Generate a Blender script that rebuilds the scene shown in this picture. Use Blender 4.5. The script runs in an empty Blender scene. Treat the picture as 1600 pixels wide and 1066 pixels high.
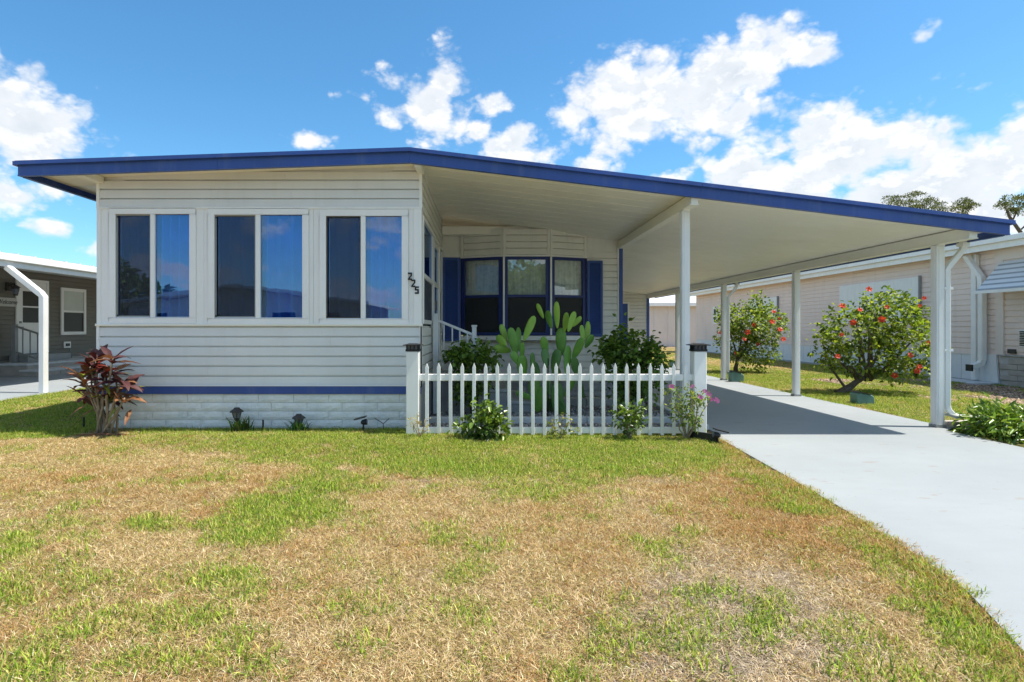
import bpy, bmesh, math, random
import numpy as np
from mathutils import Vector, Matrix

random.seed(7)
rng = np.random.default_rng(11)
scn = bpy.context.scene
col = scn.collection
R = math.radians
PI = math.pi

# ------------------------------------------------------------------ camera
FPX, VX, VY, CH = 888.0, 760.0, 513.0, 1.17      # focal length in photo pixels, vanishing point, eye height
cam_d = bpy.data.cameras.new('camera')
cam = bpy.data.objects.new('camera', cam_d)
col.objects.link(cam)
cam.location = (0, 0, CH)
cam.rotation_euler = (R(90), 0, 0)
cam_d.sensor_width = 36.0
cam_d.lens = FPX / 1600 * 36
cam_d.shift_x = (800 - VX) / 1600
cam_d.shift_y = -(533 - VY) / 1600
cam_d.clip_start = 0.05
cam_d.clip_end = 3000
scn.camera = cam

# ------------------------------------------------------------------ light
SUN_VEC = Vector((1.08, -0.11, 2.25)).normalized()
SUN_EL = math.asin(SUN_VEC.z)
SUN_AZ = math.atan2(SUN_VEC.x, SUN_VEC.y)        # from +Y towards +X
SKY_STRENGTH = 0.135
scn.view_settings.view_transform = 'Standard'
scn.view_settings.look = 'None'
scn.view_settings.gamma = 1.0
scn.view_settings.use_curve_mapping = False
scn.view_settings.exposure = 1.5
sd = bpy.data.lights.new('sun', 'SUN')
sd.energy = 2.62
sd.angle = R(0.55)
sd.color = (1.0, 0.95, 0.87)
sun = bpy.data.objects.new('sun', sd)
col.objects.link(sun)
sun.location = (20, -2, 40)
sun.rotation_euler = SUN_VEC.to_track_quat('Z', 'Y').to_euler()

# ------------------------------------------------------------------ node helpers
class NT:
    def __init__(self, tree):
        self.t = tree
    def n(self, typ, **kw):
        nd = self.t.nodes.new(typ)
        for k, v in kw.items():
            setattr(nd, k, v)
        return nd
    def link(self, a, b):
        self.t.links.new(a, b)
    def put(self, sock, val):
        if isinstance(val, bpy.types.NodeSocket):
            self.t.links.new(val, sock)
        else:
            sock.default_value = val
    def math(self, op, a, b=None, c=None, clamp=False):
        nd = self.n('ShaderNodeMath', operation=op, use_clamp=clamp)
        self.put(nd.inputs[0], a)
        if b is not None: self.put(nd.inputs[1], b)
        if c is not None: self.put(nd.inputs[2], c)
        return nd.outputs[0]
    def vmath(self, op, a, b=None, c=None):
        nd = self.n('ShaderNodeVectorMath', operation=op)
        self.put(nd.inputs[0], a)
        if b is not None: self.put(nd.inputs[1], b)
        if c is not None: self.put(nd.inputs[2], c)
        return nd.outputs[1] if op in ('LENGTH', 'DOT_PRODUCT') else nd.outputs[0]
    def noise(self, vec, scale, detail=4, rough=0.55, out='Fac', dist=0.0):
        nd = self.n('ShaderNodeTexNoise')
        self.put(nd.inputs['Vector'], vec)
        nd.inputs['Scale'].default_value = scale
        nd.inputs['Detail'].default_value = detail
        nd.inputs['Roughness'].default_value = rough
        nd.inputs['Distortion'].default_value = dist
        return nd.outputs[0] if out == 'Fac' else nd.outputs[1]
    def ramp(self, fac, stops):
        nd = self.n('ShaderNodeValToRGB')
        els = nd.color_ramp.elements
        while len(els) < len(stops): els.new(0.5)
        for e, (p, c) in zip(els, stops):
            e.position = p
            e.color = (*c, 1) if len(c) == 3 else c
        self.put(nd.inputs[0], fac)
        return nd.outputs[0]
    def mapr(self, v, a, b, c=0.0, d=1.0, smooth=False):
        nd = self.n('ShaderNodeMapRange')
        if smooth: nd.interpolation_type = 'SMOOTHSTEP'
        self.put(nd.inputs[0], v)
        for i, x in enumerate((a, b, c, d)): self.put(nd.inputs[i + 1], x)
        return nd.outputs[0]
    def mix(self, fac, a, b, blend='MIX'):
        nd = self.n('ShaderNodeMix', data_type='RGBA', blend_type=blend)
        self.put(nd.inputs[0], fac)
        self.put(nd.inputs[6], a if isinstance(a, bpy.types.NodeSocket) else (*a, 1))
        self.put(nd.inputs[7], b if isinstance(b, bpy.types.NodeSocket) else (*b, 1))
        return nd.outputs[2]

# ------------------------------------------------------------------ sky with clouds
world = bpy.data.worlds.new('World')
scn.world = world
world.use_nodes = True
W = NT(world.node_tree)
world.node_tree.nodes.clear()
sky = W.n('ShaderNodeTexSky', sky_type='NISHITA')
sky.sun_disc = False
sky.sun_elevation = SUN_EL
sky.sun_rotation = SUN_AZ
sky.air_density = 1.0
sky.dust_density = 0.6
sky.ozone_density = 1.2
dirv = W.n('ShaderNodeTexCoord').outputs['Generated']
sep = W.n('ShaderNodeSeparateXYZ'); W.link(dirv, sep.inputs[0])
az = W.math('ARCTAN2', sep.outputs[0], sep.outputs[1])
el = W.math('ARCSINE', sep.outputs[2])
# cumulus: soft lobes at compass bearings and heights, broken up by fractal noise
warp = W.noise(W.vmath('MULTIPLY', dirv, (1, 1, 1.5)), 9.0, 5, 0.6, 'Color')
comb = W.n('ShaderNodeCombineXYZ'); W.link(az, comb.inputs[0]); W.link(el, comb.inputs[1])
pos = W.vmath('MULTIPLY_ADD', W.vmath('SUBTRACT', warp, (0.5, 0.5, 0.5)), (0.05, 0.045, 0.0), comb.outputs[0])
LOBES = [  # photo x, y, half-width, half-height, strength
 (1000,160,115,62,1),(1090,155,95,58,1),(1150,190,38,36,.9),(930,158,55,42,.9),(1185,95,62,36,1),(1250,82,60,22,.9),(1192,48,34,24,.9),(1140,120,70,38,1),
 (675,150,58,58,1),(694,122,40,34,1),(690,200,22,26,.8),(768,163,36,14,.8),(738,152,24,10,.6),
 (600,102,12,10,.55),(570,152,24,11,.6),
 (800,226,50,28,1),(753,203,20,18,.8),(856,240,22,14,.8),(482,219,46,18,.9),(930,260,32,15,.9),(1050,277,40,10,.8),
 (1265,215,70,46,1),(1340,235,120,62,1),(1450,275,160,75,1),(1580,270,110,62,1),(1170,275,80,36,1),(1400,305,230,60,1),(1475,200,24,18,.8),(1240,300,150,40,1),(1560,330,120,50,1),
 (40,205,110,78,1),(25,170,95,62,1),(60,230,90,40,.9),(90,185,60,40,.85),(15,150,50,45,.9),(22,300,52,30,.85),(68,349,44,15,.8),(148,388,24,18,.8),
 (1452,58,32,15,.62),(1400,82,34,9,.42),(1372,146,20,15,.45),(1130,55,18,8,.4)]
fld = None
for (x, y, rx, ry, s) in LOBES:
    a = math.atan((x - VX) / FPX); hyp = math.hypot(1, (x - VX) / FPX)
    e = math.atan((VY - y) / FPX / hyp)
    ra = max(rx / FPX / hyp ** 2, 0.008); re = max(ry / FPX / hyp, 0.007)
    d = W.vmath('LENGTH', W.vmath('MULTIPLY_ADD', pos, (1 / ra, 1 / re, 0), (-a / ra, -e / re, 0)))
    v = W.math('MULTIPLY_ADD', d, -0.62 * s, 1.0 * s)
    fld = v if fld is None else W.math('SMOOTH_MAX', fld, v, 0.12)
# scattered cumulus over the unseen sky, cover raised as fill light for the shade
flat = W.vmath('DIVIDE', dirv, W.vmath('ADD', W.vmath('MULTIPLY', dirv, (0, 0, 1)), (0.25, 0.25, 0)))
cz = W.n('ShaderNodeCombineXYZ')
zden = W.math('ADD', W.math('MAXIMUM', sep.outputs[2], 0.0), 0.22)
W.link(W.math('DIVIDE', sep.outputs[0], zden), cz.inputs[0]); W.link(W.math('DIVIDE', sep.outputs[1], zden), cz.inputs[1])
wide = W.mapr(W.noise(cz.outputs[0], 1.5, 3, 0.5), 0.42, 0.66, -0.2, 1.0)
off = W.math('MAXIMUM', W.mapr(W.math('ABSOLUTE', az), 0.80, 1.05, 0, 1, True), W.mapr(el, 0.56, 0.74, 0, 1, True))
fld = W.math('MAXIMUM', fld, W.math('MULTIPLY_ADD', wide, off, W.math('MULTIPLY_ADD', off, 1.0, -1.0)))
fine = W.noise(W.vmath('MULTIPLY', dirv, (1, 1, 1.6)), 16.0, 6, 0.62)
vo = W.n('ShaderNodeTexVoronoi', feature='F1')
W.link(W.vmath('ADD', W.vmath('MULTIPLY', dirv, (1, 1, 1.35)), W.vmath('MULTIPLY', warp, (0.05, 0.05, 0.05))), vo.inputs['Vector'])
vo.inputs['Scale'].default_value = 15.0; vo.inputs['Detail'].default_value = 3.0; vo.inputs['Roughness'].default_value = 0.55
puff = W.math('MULTIPLY_ADD', vo.outputs['Distance'], -0.75, 0.34)
dens = W.math('ADD', W.math('MULTIPLY_ADD', W.math('SUBTRACT', fine, 0.5), 0.8, fld), puff)
cover = W.mapr(dens, -0.27, 0.22, 0, 1, True)
# lit tops, grey undersides: compare the field with itself a little lower down
fine2 = W.noise(W.vmath('MULTIPLY', W.vmath('ADD', dirv, (0.012, 0.0, 0.016)), (1, 1, 1.6)), 16.0, 4, 0.62)
relief = W.math('ADD', W.math('SUBTRACT', fine, fine2), W.math('MULTIPLY', puff, 0.22))
shade = W.math('ADD', W.mapr(relief, -0.10, 0.10, 0.0, 0.6), W.mapr(dens, 0.0, 0.8, 0.5, 0.22))
ccol = W.ramp(shade, [(0.15, (0.66, 0.72, 0.80)), (0.48, (0.88, 0.91, 0.945)), (0.75, (1.0, 1.0, 1.0))])
hs = W.n('ShaderNodeHueSaturation')
hs.inputs['Saturation'].default_value = 1.10
W.link(W.vmath('MULTIPLY', sky.outputs[0], (0.345, 0.485, 0.535)), hs.inputs['Color'])
CLOUD_LEVEL = 2.85
cl = W.vmath('MULTIPLY', ccol, (CLOUD_LEVEL,) * 3)
skycol = W.mix(W.math('MULTIPLY', cover, 0.97), hs.outputs[0], cl)
bg = W.n('ShaderNodeBackground')
W.link(skycol, bg.inputs[0]); bg.inputs[1].default_value = SKY_STRENGTH
wo = W.n('ShaderNodeOutputWorld'); W.link(bg.outputs[0], wo.inputs[0])
try:
    world.cycles.sampling_method = 'MANUAL'; world.cycles.sample_map_resolution = 512
except Exception:
    pass
cy = scn.cycles
cy.max_bounces = 8; cy.diffuse_bounces = 4; cy.glossy_bounces = 4; cy.transmission_bounces = 6; cy.transparent_max_bounces = 12
cy.use_denoising = True
# ------------------------------------------------------------------ materials
def base_mat(name):
    m = bpy.data.materials.new(name); m.use_nodes = True
    t = NT(m.node_tree); b = m.node_tree.nodes['Principled BSDF']
    return m, t, b

def mat(name, c, rough=0.6, var=0.12, scale=3.0, bump=0.0, bscale=60.0, spec=0.4, dirt=None, dscale=1.2, damt=0.35, streak=False, metal=0.0):
    """plain surface with tone variation, optional shaped dirt and fine relief"""
    m, t, b = base_mat(name)
    p = t.n('ShaderNodeNewGeometry').outputs['Position']
    n1 = t.noise(p, scale, 5, 0.6)
    k = t.mapr(n1, 0.3, 0.7, 1 - var, 1 + var)
    cc = t.vmath('MULTIPLY', t.mix(0.0, c, c), (1, 1, 1))
    cn = t.n('ShaderNodeCombineXYZ')
    for i in range(3): t.link(k, cn.inputs[i])
    cc = t.vmath('MULTIPLY', cc, cn.outputs[0])
    if dirt is not None:
        pv = t.vmath('MULTIPLY', p, (4.0, 4.0, 0.5)) if streak else p
        n2 = t.noise(pv, dscale, 6, 0.65)
        f = t.mapr(n2, 0.48, 0.75, 0.0, damt, True)
        cc = t.mix(f, cc, dirt)
    t.link(cc, b.inputs['Base Color'])
    n3 = t.noise(p, scale * 4, 3, 0.6)
    t.link(t.mapr(n3, 0.3, 0.7, max(rough - 0.08, 0.02), min(rough + 0.08, 1)), b.inputs['Roughness'])
    b.inputs['Specular IOR Level'].default_value = spec
    b.inputs['Metallic'].default_value = metal
    if bump:
        bn = t.n('ShaderNodeBump'); bn.inputs['Strength'].default_value = bump; bn.inputs['Distance'].default_value = 0.01
        t.link(t.noise(p, bscale, 4, 0.6), bn.inputs['Height']); t.link(bn.outputs[0], b.inputs['Normal'])
    return m

def leaf_mat(name, transl=0.45, rough=0.45, spec=0.4):
    """foliage: per-leaf colour from the mesh, light passing through"""
    m, t, b = base_mat(name)
    a = t.n('ShaderNodeAttribute', attribute_name='Col').outputs['Color']
    t.link(a, b.inputs['Base Color'])
    b.inputs['Roughness'].default_value = rough
    b.inputs['Specular IOR Level'].default_value = spec
    tr = t.n('ShaderNodeBsdfTranslucent')
    t.link(t.vmath('MULTIPLY', a, (1.25, 1.35, 0.6)), tr.inputs[0])
    mx = t.n('ShaderNodeMixShader'); mx.inputs[0].default_value = transl
    t.link(b.outputs[0], mx.inputs[1]); t.link(tr.outputs[0], mx.inputs[2])
    t.link(mx.outputs[0], m.node_tree.nodes['Material Output'].inputs[0])
    return m

def leaf_solid(name, c, c2, transl=0.25, rough=0.4, scale=25):
    m, t, b = base_mat(name)
    p = t.n('ShaderNodeNewGeometry').outputs['Position']
    a = t.mix(t.mapr(t.noise(p, scale, 3), 0.35, 0.65), c, c2)
    t.link(a, b.inputs['Base Color']); b.inputs['Roughness'].default_value = rough
    tr = t.n('ShaderNodeBsdfTranslucent'); t.link(a, tr.inputs[0])
    mx = t.n('ShaderNodeMixShader'); mx.inputs[0].default_value = transl
    t.link(b.outputs[0], mx.inputs[1]); t.link(tr.outputs[0], mx.inputs[2])
    t.link(mx.outputs[0], m.node_tree.nodes['Material Output'].inputs[0])
    return m

def glass_mat(name, tint, refl, base=0.05):
    m, t, b = base_mat(name)
    m.node_tree.nodes.remove(b)
    tr = t.n('ShaderNodeBsdfTransparent'); tr.inputs[0].default_value = (*tint, 1)
    gl = t.n('ShaderNodeBsdfGlossy'); gl.inputs['Roughness'].default_value = 0.012
    gl.inputs[0].default_value = (*refl, 1)
    p = t.n('ShaderNodeNewGeometry').outputs['Position']
    bn = t.n('ShaderNodeBump'); bn.inputs['Strength'].default_value = 0.05; bn.inputs['Distance'].default_value = 0.02
    t.link(t.noise(p, 2.2, 2), bn.inputs['Height']); t.link(bn.outputs[0], gl.inputs['Normal'])
    fr = t.n('ShaderNodeFresnel'); fr.inputs[0].default_value = 1.5
    f = t.math('ADD', fr.outputs[0], base, clamp=True)
    mx = t.n('ShaderNodeMixShader'); t.link(f, mx.inputs[0])
    t.link(tr.outputs[0], mx.inputs[1]); t.link(gl.outputs[0], mx.inputs[2])
    t.link(mx.outputs[0], m.node_tree.nodes['Material Output'].inputs[0])
    return m

def screen_mat(name, c, alpha):
    m, t, b = base_mat(name)
    b.inputs['Base Color'].default_value = (*c, 1); b.inputs['Roughness'].default_value = 0.7
    b.inputs['Alpha'].default_value = alpha
    return m

M = {}
M['siding'] = mat('siding_paint', (0.755, 0.76, 0.745), 0.5, 0.05, 1.5, 0.06, 90, 0.35, (0.58, 0.565, 0.52), 1.5, 0.22, True)
M['siding_side'] = mat('porch_siding_paint', (0.80, 0.775, 0.71), 0.5, 0.05, 1.5, 0.06, 90, 0.35, (0.45, 0.43, 0.39), 1.5, 0.2, True)
M['white'] = mat('white_aluminium', (0.88, 0.865, 0.825), 0.4, 0.04, 2.0, 0.03, 40, 0.4, (0.55, 0.54, 0.5), 1.6, 0.18, True)
M['panel'] = mat('white_wall_panel', (0.88, 0.865, 0.825), 0.42, 0.04, 1.2, 0.05, 25, 0.4, (0.6, 0.59, 0.55), 1.2, 0.16, True)
M['frame'] = mat('window_frame_white', (0.89, 0.875, 0.84), 0.35, 0.03, 2.0)
M['blue'] = mat('blue_trim_paint', (0.032, 0.082, 0.31), 0.42, 0.16, 1.2, 0.12, 5, 0.5, (0.10, 0.15, 0.34), 1.6, 0.5, True)
M['bluedark'] = mat('blue_sash_paint', (0.018, 0.035, 0.17), 0.4, 0.1, 2.0)
M['ceiling'] = mat('ceiling_pan', (0.93, 0.895, 0.79), 0.42, 0.05, 0.7, 0.03, 20, 0.4, (0.60, 0.57, 0.48), 0.9, 0.25)
M['beam'] = mat('beam_paint', (0.88, 0.85, 0.75), 0.4, 0.05, 1.0)
M['roof'] = mat('roof_metal', (0.72, 0.73, 0.74), 0.35, 0.06, 0.8, metal=0.2)
M['block'] = mat('painted_block', (0.80, 0.80, 0.77), 0.75, 0.08, 7.0, 0.8, 34, 0.25, (0.48, 0.50, 0.47), 4.0, 0.35)
M['joint'] = mat('mortar_joint', (0.50, 0.50, 0.48), 0.9, 0.1, 8, 0.4, 80)  # grey mortar colour of the backing between blocks and bricks
M['black'] = mat('black_plastic', (0.014, 0.014, 0.015), 0.4, 0.2, 8)
M['bronze'] = mat('lantern_bronze', (0.045, 0.04, 0.036), 0.5, 0.3, 20)
M['chrome'] = mat('solar_glass', (0.16, 0.17, 0.20), 0.15, 0.2, 30)
M['vinyl'] = mat('white_vinyl', (0.84, 0.84, 0.815), 0.38, 0.03, 3.0, 0.03, 30, 0.4, (0.55, 0.55, 0.45), 5.0, 0.22)
M['post'] = mat('white_post', (0.82, 0.815, 0.79), 0.4, 0.05, 2.0, 0.03, 30, 0.4, (0.55, 0.53, 0.46), 2.5, 0.25, True)
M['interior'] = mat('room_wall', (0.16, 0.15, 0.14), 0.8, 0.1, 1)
M['curtain'] = mat('blue_curtain', (0.09, 0.38, 0.86), 0.85, 0.2, 3.0)
M['curtain_dark'] = mat('navy_curtain', (0.07, 0.17, 0.48), 0.85, 0.2, 3.0)
M['glass'] = glass_mat('window_glass', (0.72, 0.82, 0.95), (0.52, 0.70, 0.95), 0.12)
M['glass_dark'] = glass_mat('dark_window_glass', (0.62, 0.68, 0.75), (0.36, 0.52, 0.85), 0.2)
M['glass_clear'] = glass_mat('clear_window_glass', (0.93, 0.95, 0.95), (0.9, 0.95, 1.0), 0.05)
M['screen'] = screen_mat('insect_screen', (0.03, 0.034, 0.045), 0.30)
M['screen_dense'] = screen_mat('dense_screen', (0.03, 0.03, 0.033), 0.72)
M['door_dark'] = mat('dark_door', (0.05, 0.06, 0.085), 0.5, 0.1, 3)
M['concrete'] = mat('concrete_edge', (0.42, 0.42, 0.40), 0.85, 0.15, 6, 0.3, 60, 0.2, (0.22, 0.21, 0.19), 5, 0.4)
M['curb'] = mat('pale_curb', (0.58, 0.60, 0.60), 0.85, 0.12, 6, 0.3, 60, 0.2, (0.35, 0.34, 0.30), 5, 0.35)
M['step'] = mat('step_block', (0.34, 0.34, 0.335), 0.85, 0.15, 4, 0.4, 60)
M['rail'] = mat('white_rail', (0.76, 0.77, 0.77), 0.4, 0.05, 4)
M['greyrail'] = mat('grey_rail', (0.30, 0.30, 0.29), 0.5, 0.1, 4)
M['stake'] = mat('pine_stake', (0.50, 0.32, 0.20), 0.8, 0.2, 12, 0.2, 80)
M['bark'] = mat('bark', (0.13, 0.10, 0.075), 0.9, 0.35, 18, 0.6, 50)
M['stem'] = mat('green_stem', (0.13, 0.15, 0.05), 0.7, 0.3, 12)
M['cane'] = mat('tan_cane', (0.30, 0.24, 0.16), 0.8, 0.3, 20)
M['leaf'] = leaf_mat('leaf')
M['glossleaf'] = leaf_mat('gloss_leaf', 0.25, 0.3, 0.5)
M['grass'] = leaf_mat('grass_blade', 0.34, 0.55, 0.25)
M['needle'] = leaf_mat('pine_needles', 0.2, 0.6, 0.2)
M['red'] = leaf_solid('hibiscus_red', (0.72, 0.045, 0.018), (0.85, 0.10, 0.03), 0.35)
M['pink'] = leaf_solid('vinca_pink', (0.62, 0.10, 0.36), (0.75, 0.25, 0.50), 0.35)
M['yellow'] = leaf_solid('pollen', (0.75, 0.55, 0.10), (0.8, 0.6, 0.2), 0.1)
M['ti_maroon'] = leaf_solid('ti_maroon', (0.045, 0.010, 0.013), (0.085, 0.020, 0.018), 0.12, 0.6)
M['ti_red'] = leaf_solid('ti_red', (0.30, 0.035, 0.016), (0.14, 0.022, 0.016), 0.2, 0.6)
M['ti_bronze'] = leaf_solid('ti_bronze', (0.20, 0.075, 0.03), (0.32, 0.15, 0.06), 0.25, 0.6)
M['ti_lime'] = leaf_solid('ti_lime', (0.30, 0.33, 0.045), (0.18, 0.22, 0.03), 0.35)
M['pad'] = leaf_solid('cactus_pad', (0.14, 0.33, 0.045), (0.20, 0.41, 0.055), 0.0, 0.42, 9)
M['pad_young'] = leaf_solid('young_cactus_pad', (0.28, 0.50, 0.055), (0.36, 0.56, 0.07), 0.0, 0.42, 9)
M['pad_old'] = leaf_solid('old_cactus_pad', (0.10, 0.23, 0.05), (0.14, 0.28, 0.065), 0.0, 0.5, 9)
M['taupe'] = mat('taupe_siding', (0.185, 0.17, 0.14), 0.6, 0.06, 2, 0.05, 60)
M['pinkwall'] = mat('pale_pink_siding', (0.86, 0.715, 0.63), 0.6, 0.05, 1, 0.05, 60, 0.3, (0.48, 0.40, 0.36), 1.2, 0.25, True)
M['pinktrim'] = mat('pale_pink_trim', (0.80, 0.70, 0.63), 0.5, 0.05, 1)
M['skirt'] = mat('skirting_metal', (0.76, 0.77, 0.77), 0.5, 0.05, 1, 0, 60, 0.4, (0.45, 0.45, 0.42), 2, 0.3)
M['brickpale'] = mat('pale_brick', (0.42, 0.38, 0.33), 0.85, 0.15, 6, 0.4, 60)
M['teal'] = mat('weathered_teal', (0.12, 0.23, 0.20), 0.6, 0.2, 10)
M['awn_dark'] = mat('awning_dark', (0.34, 0.36, 0.36), 0.5, 0.1, 4)
M['board'] = mat('weathered_board', (0.36, 0.38, 0.34), 0.85, 0.2, 9, 0.3, 60)
M['sign'] = mat('sign_board', (0.55, 0.54, 0.50), 0.7, 0.1, 8)
M['blind'] = mat('blind_white', (0.62, 0.66, 0.60), 0.6, 0.06, 3)
M['tarmac'] = mat('tarmac', (0.055, 0.055, 0.056), 0.9, 0.2, 3, 0.4, 90)

# lace: pale cloth with a woven flower pattern
def lace():
    m, t, b = base_mat('lace_curtain')
    p = t.n('ShaderNodeNewGeometry').outputs['Position']
    n = t.noise(p, 16, 5, 0.7)
    st = t.noise(t.vmath('MULTIPLY', p, (26, 0, 1.2)), 1.0, 2)
    c = t.ramp(t.math('MULTIPLY_ADD', st, 0.45, t.math('MULTIPLY', n, 0.6)), [(0.30, (0.45, 0.47, 0.39)), (0.62, (0.92, 0.93, 0.84))])
    t.link(c, b.inputs['Base Color']); b.inputs['Roughness'].default_value = 0.9
    return m
M['lace'] = lace()

# painted concrete of the drive: pale blue-grey, worn tan scuffs, faint brushed streaks
def drive_mat():
    m, t, b = base_mat('painted_drive')
    p = t.n('ShaderNodeNewGeometry').outputs['Position']
    big = t.noise(p, 0.55, 5, 0.6)
    c = t.ramp(big, [(0.3, (0.265, 0.285, 0.288)), (0.7, (0.32, 0.342, 0.346))])
    st = t.noise(t.vmath('MULTIPLY', p, (1.2, 6.0, 1)), 1.6, 5, 0.6)
    c = t.mix(t.mapr(st, 0.45, 0.8, 0, 0.25), c, (0.24, 0.25, 0.25))
    sc = t.noise(t.vmath('MULTIPLY', p, (2.0, 4.5, 1)), 1.7, 3, 0.5)
    c = t.mix(t.mapr(sc, 0.65, 0.71, 0, 0.6, True), c, (0.27, 0.225, 0.18))
    sp = t.noise(p, 26, 2, 0.5)
    c = t.mix(t.mapr(sp, 0.70, 0.76, 0, 0.5, True), c, (0.19, 0.20, 0.20))
    t.link(c, b.inputs['Base Color'])
    b.inputs['Roughness'].default_value = 0.62
    bn = t.n('ShaderNodeBump'); bn.inputs['Strength'].default_value = 0.25; bn.inputs['Distance'].default_value = 0.004
    t.link(t.noise(p, 90, 5, 0.65), bn.inputs['Height']); t.link(bn.outputs[0], b.inputs['Normal'])
    return m
M['drive'] = drive_mat()

def vcol_ground():
    m, t, b = base_mat('lawn_soil')
    p = t.n('ShaderNodeNewGeometry').outputs['Position']
    a = t.n('ShaderNodeAttribute', attribute_name='Col').outputs['Color']
    n = t.noise(p, 70, 5, 0.7)
    k = t.mapr(n, 0.25, 0.75, 0.45, 1.45)
    cn = t.n('ShaderNodeCombineXYZ')
    for i in range(3): t.link(k, cn.inputs[i])
    t.link(t.vmath('MULTIPLY', a, cn.outputs[0]), b.inputs['Base Color'])
    b.inputs['Roughness'].default_value = 0.95; b.inputs['Specular IOR Level'].default_value = 0.1
    bn = t.n('ShaderNodeBump'); bn.inputs['Strength'].default_value = 0.8; bn.inputs['Distance'].default_value = 0.02
    t.link(n, bn.inputs['Height']); t.link(bn.outputs[0], b.inputs['Normal'])
    return m
M['lawn'] = vcol_ground()
M['farground'] = mat('far_ground', (0.17, 0.15, 0.06), 0.95, 0.35, 0.4, 0.3, 20, 0.1)
M['gravelbed'] = mat('gravel_bed', (0.24, 0.23, 0.215), 0.95, 0.4, 25, 0.9, 45, 0.1)
M['stone'] = leaf_mat('gravel_stone', 0.0, 0.85, 0.2)
M['mulch'] = mat('mulch', (0.20, 0.14, 0.095), 0.95, 0.4, 20, 0.9, 45, 0.1)

# ------------------------------------------------------------------ mesh helpers
WORLD = {}                                       # world position of every empty and part

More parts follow.
